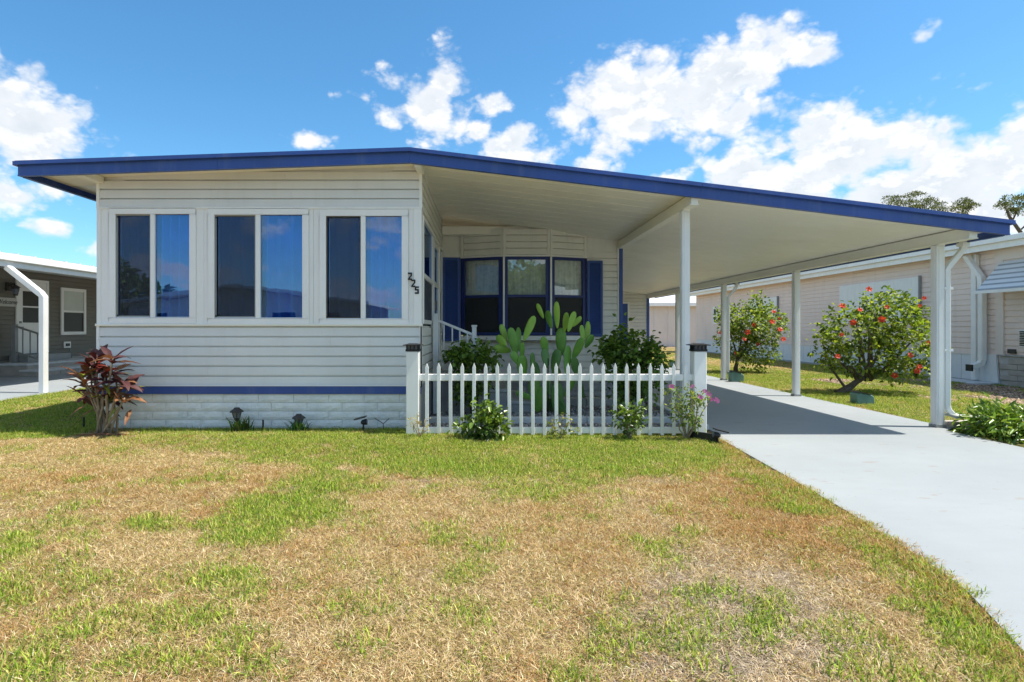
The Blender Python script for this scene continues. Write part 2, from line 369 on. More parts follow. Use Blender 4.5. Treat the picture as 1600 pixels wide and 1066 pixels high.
class MB:
    def __init__(s): s.v = []; s.f = []; s.c = []
    def add(s, vs, fs, c=None):
        o = len(s.v); s.v.extend(vs); s.f.extend([tuple(i + o for i in f) for f in fs])
        s.c.extend([c] * len(fs)); return s
    def box(s, x0, x1, y0, y1, z0, z1):
        vs = [(x0,y0,z0),(x1,y0,z0),(x1,y1,z0),(x0,y1,z0),(x0,y0,z1),(x1,y0,z1),(x1,y1,z1),(x0,y1,z1)]
        return s.add(vs, [(0,3,2,1),(4,5,6,7),(0,1,5,4),(1,2,6,5),(2,3,7,6),(3,0,4,7)])
    def fbox(s, F, u0, u1, z0, z1, d0, d1):
        """box in a wall frame F = (origin, right, outward)"""
        o, r, n = F
        P = lambda u, z, d: (o[0]+r[0]*u+n[0]*d, o[1]+r[1]*u+n[1]*d, o[2]+z)
        vs = [P(u0,z0,d1),P(u1,z0,d1),P(u1,z0,d0),P(u0,z0,d0),P(u0,z1,d1),P(u1,z1,d1),P(u1,z1,d0),P(u0,z1,d0)]
        return s.add(vs, [(0,3,2,1),(4,5,6,7),(0,1,5,4),(1,2,6,5),(2,3,7,6),(3,0,4,7)])
    def frame(s, F, u0, u1, z0, z1, w, d0, d1):
        s.fbox(F, u0, u0+w, z0, z1, d0, d1); s.fbox(F, u1-w, u1, z0, z1, d0, d1)
        s.fbox(F, u0+w, u1-w, z0, z0+w, d0, d1); s.fbox(F, u0+w, u1-w, z1-w, z1, d0, d1); return s
    def sweep(s, prof, A, B, n):
        """profile of (outward, z) points carried from A to B (xy), closed"""
        k = len(prof)
        vs = [(A[0]+n[0]*d, A[1]+n[1]*d, z) for d, z in prof] + [(B[0]+n[0]*d, B[1]+n[1]*d, z) for d, z in prof]
        fs = [(i, (i+1) % k, (i+1) % k + k, i + k) for i in range(k)]
        fs += [tuple(range(k-1, -1, -1)), tuple(range(k, 2*k))]
        return s.add(vs, fs)
    def prism(s, pts, d):
        """polygon (3d points) pushed along vector d"""
        k = len(pts); q = [tuple(Vector(p) + Vector(d)) for p in pts]
        return s.add(list(pts) + q, [tuple(range(k)), tuple(range(2*k-1, k-1, -1))] + [(i+k, (i+1) % k + k, (i+1) % k, i) for i in range(k)])
    def tube(s, pts, r, n=8, cap=True):
        pts = [Vector(p) for p in pts]; rs = r if isinstance(r, (list, tuple)) else [r]*len(pts)
        o = len(s.v); up = None; vs = []
        for i, p in enumerate(pts):
            d = (pts[min(i+1, len(pts)-1)] - pts[max(i-1, 0)]).normalized()
            if up is None: up = d.orthogonal().normalized()
            up = (up - d * up.dot(d)); up = up.normalized() if up.length > 1e-6 else d.orthogonal().normalized()
            b = d.cross(up)
            for k in range(n):
                a = 2*PI*k/n; vs.append(tuple(p + (up*math.cos(a) + b*math.sin(a))*rs[i]))
        fs = []
        for i in range(len(pts)-1):
            for k in range(n): fs.append((i*n+k, i*n+(k+1) % n, (i+1)*n+(k+1) % n, (i+1)*n+k))
        if cap: fs += [tuple(range(n-1, -1, -1)), tuple(range((len(pts)-1)*n, len(pts)*n))]
        return s.add(vs, fs)
    def rectbar(s, pts, w, h, side):
        """rectangular bar along pts; side = unit vector for the w direction"""
        pts = [Vector(p) for p in pts]; side = Vector(side); vs = []
        for i, p in enumerate(pts):
            d = (pts[min(i+1, len(pts)-1)] - pts[max(i-1, 0)]).normalized(); b = d.cross(side).normalized()
            for a, c in ((-1,-1),(1,-1),(1,1),(-1,1)): vs.append(tuple(p + side*a*w/2 + b*c*h/2))
        fs = [(i*4+k, i*4+(k+1) % 4, (i+1)*4+(k+1) % 4, (i+1)*4+k) for i in range(len(pts)-1) for k in range(4)]
        fs += [(3,2,1,0), tuple(range(len(pts)*4-4, len(pts)*4))]
        return s.add(vs, fs)
    def lathe(s, c, prof, n=12):
        vs = [(c[0]+r*math.cos(2*PI*k/n), c[1]+r*math.sin(2*PI*k/n), c[2]+z) for r, z in prof for k in range(n)]
        m = len(prof); fs = [(i*n+k, i*n+(k+1) % n, (i+1)*n+(k+1) % n, (i+1)*n+k) for i in range(m-1) for k in range(n)]
        fs += [tuple(range(n-1, -1, -1)), tuple(range((m-1)*n, m*n))]
        return s.add(vs, fs)
    def build(s, name, material, parent=None, bevel=0.0, smooth=False, recentre=True, colors=False):
        V = np.array(s.v, dtype=float).reshape(-1, 3)
        c = (V.min(0) + V.max(0)) / 2 if recentre and len(V) else np.zeros(3)
        me = bpy.data.meshes.new(name)
        me.from_pydata([tuple(p) for p in (V - c)], [], s.f)
        if colors:
            at = me.color_attributes.new('Col', 'FLOAT_COLOR', 'CORNER')
            buf = np.ones((len(me.loops), 4), dtype=np.float32); k = 0
            for f, cc in zip(s.f, s.c):
                buf[k:k+len(f), :3] = cc; k += len(f)
            at.data.foreach_set('color', buf.ravel())
        if bevel:
            bm = bmesh.new(); bm.from_mesh(me)
            bmesh.ops.remove_doubles(bm, verts=bm.verts, dist=1e-5)
            ed = [e for e in bm.edges if len(e.link_faces) == 2 and e.calc_face_angle(0) > 0.5]
            bmesh.ops.bevel(bm, geom=ed, offset=bevel, segments=1, affect='EDGES', clamp_overlap=True)
            bm.to_mesh(me); bm.free()
        me.materials.append(material)
        if smooth: me.polygons.foreach_set('use_smooth', [True]*len(me.polygons))
        me.update()
        return place(name, me, tuple(c), parent)

def place(name, data, loc, parent=None, rot=None):
    o = bpy.data.objects.new(name, data); col.objects.link(o)
    o.location = loc
    if rot is not None: o.rotation_euler = rot
    WORLD[o] = Vector(loc)
    if parent is not None: attach(o, parent)
    return o

def attach(o, parent):
    o.parent = parent
    o.matrix_parent_inverse = Matrix.Translation(-WORLD[parent])

def again(o, loc, rot=None, scale=None, parent=None):
    """another of the same piece, sharing its mesh"""
    c = o.copy(); col.objects.link(c); c.location = loc; WORLD[c] = Vector(loc)
    if rot is not None: c.rotation_euler = rot
    if scale is not None: c.scale = scale
    p = parent or o.parent
    if p is not None: attach(c, p)
    return c

def thing(name, label, cat, loc=(0, 0, 0), group=None):
    o = bpy.data.objects.new(name, None); col.objects.link(o); o.location = loc; o.empty_display_size = 0.1
    WORLD[o] = Vector(loc); tag(o, label, cat, group); return o

def tag(o, label, cat, group=None):
    o['label'] = label; o['category'] = cat
    if group: o['group'] = group
    return o

def struct(o): o['kind'] = 'structure'; return o
def stuff(o): o['kind'] = 'stuff'; return o
def P(x, y, Y): return ((x - VX) * Y / FPX, Y, CH + (VY - y) * Y / FPX)     # photo pixel + distance -> place
def PX(x, Y): return (x - VX) * Y / FPX
def PZ(y, Y): return CH + (VY - y) * Y / FPX

def np_mesh(name, V, F, C, material, parent=None, loc=None):
    """big meshes from arrays: V (n,3), F (m,4 or 3), C colour per face (m,3)"""
    V = np.asarray(V, dtype=np.float32); F = np.asarray(F, dtype=np.int32); k = F.shape[1]
    c = V.mean(0) if loc is None else np.array(loc)
    me = bpy.data.meshes.new(name)
    me.vertices.add(len(V)); me.vertices.foreach_set('co', (V - c).astype(np.float32).ravel())
    me.loops.add(F.size); me.loops.foreach_set('vertex_index', F.ravel())
    me.polygons.add(len(F)); me.polygons.foreach_set('loop_start', np.arange(0, F.size, k, dtype=np.int32))
    me.update(calc_edges=True)
    if C is not None:
        at = me.color_attributes.new('Col', 'FLOAT_COLOR', 'CORNER')
        buf = np.ones((F.size, 4), dtype=np.float32); buf[:, :3] = np.repeat(np.asarray(C, dtype=np.float32), k, axis=0)
        at.data.foreach_set('color', buf.ravel())
    me.materials.append(material); me.validate()
    return place(name, me, tuple(float(x) for x in c), parent)

def leaves(pos, out, size, width, cols, fold=0.25, droop=0.35, jitter=0.6):
    """folded, pointed leaves at pos, growing along out. returns V,F,C"""
    n = len(pos); out = out + rng.normal(0, jitter, (n, 3)); out[:, 2] -= droop * 0.3
    out /= np.linalg.norm(out, axis=1, keepdims=True) + 1e-9
    up = np.tile([0, 0, 1.0], (n, 1)) + rng.normal(0, 0.45, (n, 3))
    side = np.cross(out, up); side /= np.linalg.norm(side, axis=1, keepdims=True) + 1e-9
    nrm = np.cross(side, out)
    L = (size * rng.uniform(0.65, 1.25, n))[:, None]; Wd = L * width
    b = pos; tip = pos + out*L - nrm*L*droop*0.4
    q1 = pos + out*L*0.33 + nrm*L*0.03; q2 = pos + out*L*0.7 - nrm*L*droop*0.1
    f = fold
    l1 = q1 + side*Wd*0.5 + nrm*Wd*f; r1 = q1 - side*Wd*0.5 + nrm*Wd*f
    l2 = q2 + side*Wd*0.38 + nrm*Wd*f*.7; r2 = q2 - side*Wd*0.38 + nrm*Wd*f*.7
    V = np.stack([b, l1, l2, tip, r2, r1], 1).reshape(-1, 3)
    i = (np.arange(n)*6)[:, None]
    F = np.concatenate([i + np.array([[0, 3, 2, 1]]), i + np.array([[0, 5, 4, 3]])], 1).reshape(-1, 4)
    C = np.repeat(cols, 2, axis=0)
    return V, F, C

def tint(n, palette, spread=0.18, weights=None):
    p = np.array(palette); idx = rng.choice(len(p), n, p=weights)
    return np.clip(p[idx] * rng.normal(1, spread, (n, 1)), 0.003, 1)

def vnoise(x, y, s, seed=0):
    """smooth value noise in 0..1"""
    g = np.random.default_rng(seed).random((64, 64)); x = np.asarray(x)/s + 1000.3; y = np.asarray(y)/s + 1000.7
    xi = np.floor(x).astype(int); yi = np.floor(y).astype(int); fx = x-xi; fy = y-yi
    fx = fx*fx*(3-2*fx); fy = fy*fy*(3-2*fy); G = lambda a, b: g[a % 64, b % 64]
    return (G(xi,yi)*(1-fx)+G(xi+1,yi)*fx)*(1-fy) + (G(xi,yi+1)*(1-fx)+G(xi+1,yi+1)*fx)*fy
def fbm(x, y, s, seed=0): return 0.55*vnoise(x,y,s,seed) + 0.28*vnoise(x,y,s/2.1,seed+1) + 0.17*vnoise(x,y,s/4.3,seed+2)
# ------------------------------------------------------------------ ground, drive, beds
DRV_R = 5.42
DLY = [-6, 0, 1.0, 1.5, 2.04, 2.53, 2.97, 3.55, 4.33, 5.94, 6.15]; DLX = [.2, .9, 1.38, 1.68, 1.93, 2.13, 2.21, 2.28, 2.345, 2.455, 2.47]
def drive_left(y): return np.interp(y, DLY, DLX)
def inside_drive(x, y): return (x > np.where(y < 6.15, drive_left(y), 2.55)) & (x < np.where(y < 6.5, 5.21, DRV_R)) & (y < 18.5)
NB_X0, NB_X1 = -12.0, -7.75
def inside_nbdrive(x, y): return (x < NB_X1) & (x > NB_X0) & (y < 24) & (y > -3)

PATCH = [  # greener patches of the lawn: photo x, y, half-width, half-height, green
 (650,688,430,30,.95),(820,715,270,34,.9),(1000,702,190,40,.95),(560,712,170,22,.6),(500,690,200,26,.8),
 (385,828,95,24,.85),(455,795,95,32,.85),(520,762,75,26,.7),(850,745,85,45,.55),(690,835,35,24,.45),(430,770,30,14,.4),
 (230,820,45,16,.6),(110,825,50,24,.5),(20,850,42,30,.6),(15,930,42,45,.65),(300,745,90,22,.22),
 (180,1010,200,70,.34),(60,1045,100,50,.5),(330,1040,130,50,.36),(370,915,45,42,.45),(290,965,80,40,.38),(150,920,60,30,.28),
 (1110,928,40,20,.5),(1085,945,40,18,.4),(1180,985,50,30,.32),(1215,935,55,25,.5),(1090,1010,40,40,.4),(1050,985,40,30,.35),
 (1530,990,75,65,.8),(1575,1040,60,50,.95),(1450,925,60,36,.6),(1390,880,45,24,.5),(1430,1040,120,40,.5),(1330,985,40,30,.3),
 (1330,850,60,30,.3),(1250,785,60,25,.35),(1190,735,60,26,.6),(1160,705,45,18,.7),(930,870,40,25,.25),(960,960,35,30,.3),(640,970,50,30,.25),(720,880,30,40,.3)]
def lawn_green(x, y):
    x = np.asarray(x, float); y = np.asarray(y, float); yy = np.maximum(y, 0.4)
    px = VX + FPX*x/yy; py = VY + CH*FPX/yy
    g = np.full(x.shape, 0.03)
    for (cx, cy, rx, ry, v) in PATCH:
        d = ((px-cx)/rx)**2 + ((py-cy)/ry)**2
        g = np.maximum(g, v*np.clip(1.35 - 1.0*d, 0, 1)*.92)
    g = g + (fbm(x, y, 0.32, 3)-0.5)*1.1*np.clip(g*2.2+0.15, 0, 1) + np.clip(fbm(x, y, 0.33, 9)-0.62, 0, 1)*1.5
    left = (x < -4.4) & (y > 5.9)
    g = np.where(left, 0.95 - np.clip((fbm(x, y, 0.9, 5)-0.55)*2.5, 0, 0.7) - np.where((x < -6.4) & (y > 7.6), 0.45*fbm(x,y,1.2,4), 0), g)
    side = x > 5.15
    gs = 0.72 + (fbm(x, y, 1.3, 6)-0.5)*1.3
    gs = np.where(y > 14.5, gs - np.clip((y-14.5)/4, 0, 1)*0.65, gs)
    g = np.where(side, gs, g)
    far = (y > 20)
    g = np.where(far, 0.18 + (fbm(x, y, 2.0, 8)-0.5)*.5, g)
    return np.clip(g, 0, 1)
def lawn_brown(x, y):
    yy = np.maximum(y, 0.4); px = VX + FPX*x/yy; py = VY + CH*FPX/yy
    e = np.clip(1 - (((px-1230)/260)**2 + ((py-800)/110)**2), 0, 1)
    e = np.maximum(e, .6*np.clip(1 - (((px-150)/330)**2 + ((py-780)/70)**2), 0, 1))
    return np.clip(e*0.75 + (fbm(x, y, 0.7, 21)-0.45)*0.9, 0, 1)
def lawn_grey(x, y):
    yy = np.maximum(y, 0.4); px = VX + FPX*x/yy; py = VY + CH*FPX/yy
    e = np.clip(1.3 - (((px-1150)/230)**2 + ((py-990)/130)**2), 0, 1)
    return np.clip(e*0.8 + (fbm(x, y, 0.6, 31)-0.5)*0.7, 0, 1)
def lawn_z(x, y):
    z = (fbm(x, y, 0.8, 13)-0.5)*0.03
    # gentle swell in front of the sunroom
    z = z + 0.045*np.exp(-(((x+2.0)/3.2)**2 + ((y-5.85)/0.5)**2))
    z = np.where(inside_drive(x, y), -0.05, z)
    z = np.where(inside_nbdrive(x, y), -0.05, z)
    hs = (x > -4.35) & (x < 2.5) & (y > 6.5) & (y < 19)
    return np.where(hs, -0.03, z)

struct(MB().add([(-400,-200,-.09),(400,-200,-.09),(400,900,-.09),(-400,900,-.09)], [(0,1,2,3)]).build('ground', M['farground']))
gx = np.concatenate([np.arange(-26, -7, 0.5), np.arange(-7, 6.5, 0.06), np.arange(6.5, 30, 0.4)])
gy = np.concatenate([np.arange(-4, 1.2, 0.4), np.arange(1.2, 7.6, 0.06), np.arange(7.6, 20, 0.2), np.arange(20, 60, 1.0)])
GX, GY = np.meshgrid(gx, gy); GZ = lawn_z(GX, GY)
nx_, ny_ = len(gx), len(gy)
ii = (np.arange(ny_-1)[:, None]*nx_ + np.arange(nx_-1)[None, :]).ravel()
Fq = np.stack([ii, ii+1, ii+nx_+1, ii+nx_], 1)
cxm = GX.ravel()[ii]; cym = GY.ravel()[ii]
gg = lawn_green(cxm, cym)[:, None]; bb = lawn_brown(cxm, cym)[:, None]; kk = lawn_grey(cxm, cym)[:, None]
dry = np.array([.30,.215,.12])*(1-bb) + np.array([.21,.125,.06])*bb
dry = dry*(1-kk*.6) + np.array([.27,.225,.18])*kk*.6
Cg = dry*(1-gg) + np.array([.09,.11,.022])*gg
mul = ((cxm > 7.2) & (cxm < 10.4) & (cym < 13.2) & (cym > 8.5))[:, None]
Cg = np.where(mul, np.array([.30,.22,.15]), Cg)
struct(np_mesh('lawn', np.stack([GX.ravel(), GY.ravel(), GZ.ravel()], 1), Fq, Cg, M['lawn'], None, (0, 0, 0)))

dr = MB()
ys = [-6, 0] + [1 + .1*i for i in range(52)] + [6.15]
poly = [(float(drive_left(y)), y, 0.012) for y in ys] + [(2.55, 6.16, .012), (2.55, 18.55, .012), (DRV_R, 18.55, .012), (DRV_R, 6.60, .012), (5.21, 6.45, .012), (5.21, -6, .012)]
dr.prism([(p[0], p[1], p[2]-.11) for p in poly], (0, 0, .11))
struct(dr.build('driveway', M['drive'], recentre=False))
# saw joint across the slab is a real step between two pours
struct(MB().box(NB_X0-.4, NB_X1, -3, 24, -.1, .012).build('neighbour_driveway', M['drive']))
struct(MB().box(NB_X0-.35, NB_X1-.02, 10.13, 10.15, .0125, .016).build('drive_joint', M['concrete']))
struct(MB().box(-60, 60, -13.5, -6.2, -.08, -.02).build('street', M['tarmac']))
struct(MB().box(-.74, 2.5, 6.5, 9.6, -.06, .015).build('planting_bed', M['gravelbed']))

# loose gravel of the bed
def pebbles(n, x0, x1, y0, y1, z, r, pal):
    c = np.stack([rng.uniform(x0, x1, n), rng.uniform(y0, y1, n), np.full(n, z)], 1)
    base = np.array([(1,0,0),(0,1,0),(-1,0,0),(0,-1,0),(0,0,1.0),(0,0,-.6)])
    s = rng.uniform(.6, 1.5, (n, 1, 3))*r*rng.uniform(.5, 1.4, (n, 1, 1)); s[..., 2] *= .7
    a = rng.uniform(0, 6.28, n); ca, sa = np.cos(a)[:, None], np.sin(a)[:, None]
    v = base[None]*s; vx = v[..., 0]*ca - v[..., 1]*sa; vy = v[..., 0]*sa + v[..., 1]*ca
    V = np.stack([vx, vy, v[..., 2]], -1) + c[:, None]
    f = np.array([(0,1,4),(1,2,4),(2,3,4),(3,0,4),(1,0,5),(2,1,5),(3,2,5),(0,3,5)])
    F = (np.arange(n)*6)[:, None, None] + f[None]
    return V.reshape(-1, 3), F.reshape(-1, 3), np.repeat(tint(n, pal, .2), 8, 0)
GP = [(.30,.29,.27),(.42,.40,.37),(.20,.19,.18),(.5,.46,.42),(.33,.27,.23)]
stuff(np_mesh('gravel', *pebbles(9000, -.7, 2.45, 6.55, 9.55, .02, .018, GP), M['stone'], None, (0,0,0)))
MP = [(.36,.26,.17),(.25,.17,.11),(.45,.34,.24),(.16,.11,.08)]
stuff(np_mesh('wood_mulch', *pebbles(9000, 7.3, 10.4, 8.8, 13.0, .0, .022, MP), M['stone'], None, (0,0,0)))

# ------------------------------------------------------------------ siding helper
def lap(z0, e, d=.016):
    return [(-.008, z0), (d, z0+.002), (d*.8, z0+e*.855), (-.012, z0+e*.875), (-.012, z0+e)]
def siding(parent, A, B, n, z0, e, rows, m, name='siding_board', cut=None, joined=False, d=.016):
    """lapped boards from A to B (xy) on outward normal n. cut(k, z) -> (t0, t1) spans along A-B or None"""
    jb = MB()
    for k in range(rows):
        z = z0 + k*e
        sp = cut(k, z) if cut else [(0, 1)]
        for (t0, t1) in sp:
            a = (A[0]+(B[0]-A[0])*t0, A[1]+(B[1]-A[1])*t0); b = (A[0]+(B[0]-A[0])*t1, A[1]+(B[1]-A[1])*t1)
            if joined: jb.sweep(lap(z, e, d), a, b, n)
            else: MB().sweep(lap(z, e, d), a, b, n).build(name, m, parent)
    if joined: return stuff(jb.build(name, m, parent))

# ------------------------------------------------------------------ the home
YF, YS, YR = 6.12, 6.48, 9.60            # fascia, sunroom face, porch wall
XL, XR = -4.415, -0.752                  # sunroom corners
RX, ZRIDGE = -0.827, 3.107
SR, SL = 0.1205, 0.0344
def ztop(x): return ZRIDGE - (SR*(x-RX) if x > RX else SL*(RX-x))
def zceil(x): return ztop(x) - .09
XE0, XE1 = -5.045, 5.638
YBACK = 18.95
home = thing('mobile_home', 'white sided mobile home with blue trim, sunroom front and attached carport', 'house', (0, 8, 0))

# roof deck, one sheet per slope, with the pan ceiling below
roof = MB()
roof.prism([(RX, YF+.03, ztop(RX)-.088), (XE1-.04, YF+.03, ztop(XE1-.04)-.088), (XE1-.04, YF+.03, ztop(XE1-.04)-.012), (RX, YF+.03, ZRIDGE-.012), (XE0+.04, YF+.03, ztop(XE0+.04)-.012), (XE0+.04, YF+.03, ztop(XE0+.04)-.088)], (0, YBACK-YF-.06, 0))
roof = roof.build('roof', M['roof'], home)
def fascia_front(x0, x1, y):
    m = MB()
    H = .150
    m.prism([(x0, y, ztop(x0)-H), (x1, y, ztop(x1)-H), (x1, y, ztop(x1)-.012), (x0, y, ztop(x0)-.012)], (0, .022, 0))
    # rolled drip lip standing forward at the top, and a small return at the foot
    m.prism([(x0, y-.045, ztop(x0)-.040), (x1, y-.045, ztop(x1)-.040), (x1, y-.045, ztop(x1)), (x0, y-.045, ztop(x0))], (0, .044, 0))
    m.prism([(x0, y-.006, ztop(x0)-H-.004), (x1, y-.006, ztop(x1)-H-.004), (x1, y-.006, ztop(x1)-H+.010), (x0, y-.006, ztop(x0)-H+.010)], (0, .05, 0))
    return m.build('fascia', M['blue'], roof)
XJ = PX(1095, YF)
for (a, b) in ((XE0, -2.9), (-2.898, RX-.001), (RX+.001, XJ), (XJ+.003, XE1)): fascia_front(a, b, YF)
def fascia_side(x, s):
    m = MB(); z = ztop(x)
    m.box(min(x, x-s*.022), max(x, x-s*.022), YF+.03, YBACK, z-.150, z-.012)
    m.box(min(x+s*.001, x+s*.035), max(x+s*.001, x+s*.035), YF-.03, YBACK, z-.045, z)
    m.box(min(x-s*.0, x-s*.05), max(x, x-s*.05), YF+.06, YBACK, z-.157, z-.151)
    return m.build('fascia', M['blue'], roof)
fascia_side(XE0, -1); fascia_side(XE1, 1)
# roll-formed ceiling pans, running from the ridge to the eave
pw = .305
k = 0; y = YF + .075
slopes = (('r', RX+.005, XE1-.06), ('l', XE0+.06, RX-.005))
while y < YBACK - .1:
    y1 = min(y + pw, YBACK-.08)
    for s, xa, xb in slopes:
        if s == 'l' and y > YS + .2: continue
        m = MB(); za, zb = zceil(xa), zceil(xb)
        m.prism([(xa, y+.001, za), (xb, y+.001, zb), (xb, y+.001, zb+.003), (xa, y+.001, za+.003)], (0, y1-y-.002, 0))
        m.prism([(xa, y1-.022, za-.003), (xb, y1-.022, zb-.003), (xb, y1-.022, zb-.0005), (xa, y1-.022, za-.0005)], (0, .016, 0))
        m.build('ceiling_panel', M['ceiling'], home)
    y = y1
# beams under the ceiling
def beam(x, w, h, y0, y1, name='beam'):
    m = MB(); z = zceil(x) - .008
    m.box(x-w/2, x+w/2, y0, y1, z-h, z)
    m.box(x-w/2-.012, x+w/2+.012, y0, y1, z-h-.012, z-h-.001)
    return m.build(name, M['beam'], home)
XB = 2.262
beam(XB, .075, .115, YF+.05, YR+.05)
beam(5.295, .085, .115, YF+.06, YBACK-.1)
MB().box(XL-.03, XL+.06, YF+.05, YS-.01, zceil(XL)-.075, zceil(XL)-.005).build('beam', M['beam'], home)
MB().box(XR-.03, XR+.045, YF+.05, YS-.022, zceil(XR)-.085, zceil(XR)-.012).build('beam', M['beam'], home)

# sunroom shell: inner walls so the rooms are closed
shell = MB()
shell.box(XL+.02, XR-.02, YS+.031, YS+.05, .0, 1.20)                       # front lower
shell.box(XL+.02, XR-.02, YS+.031, YS+.05, 2.53, 2.93)
for a, b in ((155,180),(300,334),(476,508),(630,657)): shell.box(PX(a, YS)+.02, PX(b, YS)-.02, YS+.025, YS+.055, 1.2, 2.53)
shell.box(XL+.02, XL+.05, YS+.06, 18.5, 0, 2.88)
shell.box(XL+.06, XR-.06, YR+.3, YR+.33, 0, 2.98)
shell.box(XL+.06, XR-.06, YS+.06, YR+.28, .40, .44)
shell.box(XL+.06, XR-.06, YS+.06, YR+.28, 2.80, 2.83)
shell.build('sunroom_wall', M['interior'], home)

sw = MB().box(XL+.002, XR-.002, YS+.018, YS+.029, .03, 1.21).build('front_wall', M['siding'], home)
up = MB()
up.prism([(XL+.002, YS+.018, 2.53), (XR-.002, YS+.018, 2.53), (XR-.002, YS+.018, zceil(XR)+.03), (XL+.002, YS+.018, zceil(XL)+.03)], (0, .011, 0))
up = up.build('gable_wall', M['siding'], home)
e = .1118
ys0 = YS + .004
siding(sw, (XL, ys0), (XR, ys0), (0, -1), .521, e, 6, M['siding'], cut=lambda k, z: [(0, 1)] if k not in (1, 4) else ([(0, .339), (.3395, 1)] if k == 1 else [(0, .72), (.7205, 1)]))
def cutg(k, z):
    xs = max(XL, RX - (zceil(RX) + .07 - z - e)/SL) if z + e > zceil(XL) + .07 else XL
    t = (xs - XL)/(XR - XL)
    if t >= .98: return []
    br = {0: .36, 1: .60, 2: .36, 3: .58}.get(k, .7)
    return [(t, br), (br+.0005, 1)] if t < br - .05 else [(t, 1)]
siding(up, (XL, ys0), (XR, ys0), (0, -1), 2.545, .1055, 5, M['siding'], cut=cutg)
# corner trims, sill band, blue base band
for x0, x1 in ((XL-.022, XL+.012), (XR-.014, XR+.022)):
    MB().box(x0, x1, YS-.020, YS+.012, .53, 1.215).build('corner_trim', M['white'], home, .003)
    MB().box(x0, x1, YS-.020, YS+.012, 2.548, zceil((x0+x1)/2)+.01).build('corner_trim', M['white'], home, .003)
MB().box(XL-.028, XR+.028, YS-.034, YS+.003, 1.195, 1.222).build('sill_trim', M['beam'], home, .003)
MB().box(XL-.01, XR+.01, YS-.026, YS+.003, .422, .520).build('base_band', M['blue'], home, .004)
MB().box(XL-.01, XR+.01, YS-.034, YS-.0265, .512, .524).build('band_cap', M['white'], home)

# painted block skirting, split-faced blocks with raked joints
skirt = MB().box(XL+.01, XR-.01, YS+.005, YS+.05, -.05, .421).build('skirting', M['joint'], home)
def block_mesh(w, h, seed):
    r = np.random.default_rng(seed); m = MB(); nx, nz = 8, 3
    vs = []; fs = []
    for j in range(nz+1):
        for i in range(nx+1):
            edge = i in (0, nx) or j in (0, nz)
            vs.append((-w/2 + w*i/nx, (-.006 if edge else -.009 - r.random()*.007), -h/2 + h*j/nz))
    for j in range(nz):
        for i in range(nx):
            a = j*(nx+1)+i; fs.append((a, a+1, a+nx+2, a+nx+1))
    o = len(vs); vs += [(-w/2, .02, -h/2), (w/2, .02, -h/2), (w/2, .02, h/2), (-w/2, .02, h/2)]
    c = [0, nx, nz*(nx+1)+nx, nz*(nx+1)]
    fs += [(c[1], c[0], o, o+1), (c[2], c[1], o+1, o+2), (c[3], c[2], o+2, o+3), (c[0], c[3], o+3, o)]
    m.add(vs, fs); return m
bh = .0985
def blocks(parent, x0, x1, y, z0, rows, m, L=.402, name='block'):
    kinds = [block_mesh(L-.007, bh-.006, 40+i).build(name, m, None, recentre=False) for i in range(4)]
    used = [False]*4
    for r_ in range(rows):
        z = z0 + bh*(r_+.5); x = x0 - (L/2 if r_ % 2 else .05)
        while x < x1:
            a, b = max(x, x0), min(x+L, x1)
            if b - a > .06:
                q = random.randrange(4); s = (b-a-.004)/(L-.006)
                if not used[q]:
                    used[q] = True; o = kinds[q]; o.location = ((a+b)/2, y, z); WORLD[o] = Vector(o.location); attach(o, parent); o.scale = (s, 1, 1)
                else: again(kinds[q], ((a+b)/2, y, z), scale=(s, 1, 1), parent=parent)
            x += L
    for q in range(4):
        if not used[q]: bpy.data.objects.remove(kinds[q])
blocks(skirt, XL+.005, XR-.005, YS+.005, .027, 4, M['block'])

# front windows -----------------------------------------------------
FF = ((0, YS, 0), (1, 0, 0), (0, -1, 0))           # wall frame facing the lawn
def curtain_mesh(x0, x1, z0, z1, y, folds, amp, seed, ax='x'):
    r = np.random.default_rng(seed); n = folds*12; m = MB(); vs = []
    ph = np.cumsum(np.repeat(r.uniform(.45, 1.7, folds+1), 12)[:n+1]); ph = ph/ph[-1]*folds*2*PI
    for z in (z0, z1):
        for i in range(n+1):
            u = x0 + (x1-x0)*i/n; d = math.sin(ph[i])*amp*(1 if z == z0 else .8)
            vs.append((u, y+d, z) if ax == 'x' else (y+d, u, z))
    m.add(vs, [(i, i+1, n+2+i, n+1+i) for i in range(n)]); return m
zb, zt = PZ(509.5, YS), PZ(325.5, YS)
seams = [155, 309.5, 485.5, 657]
for a, b in zip(seams[:-1], seams[1:]):
    pass
wins = [(182, 236, 243, 297, 335, 497), (336, 400, 407.5, 473, 336, 498), (510, 564, 571.5, 628, 338, 499)]
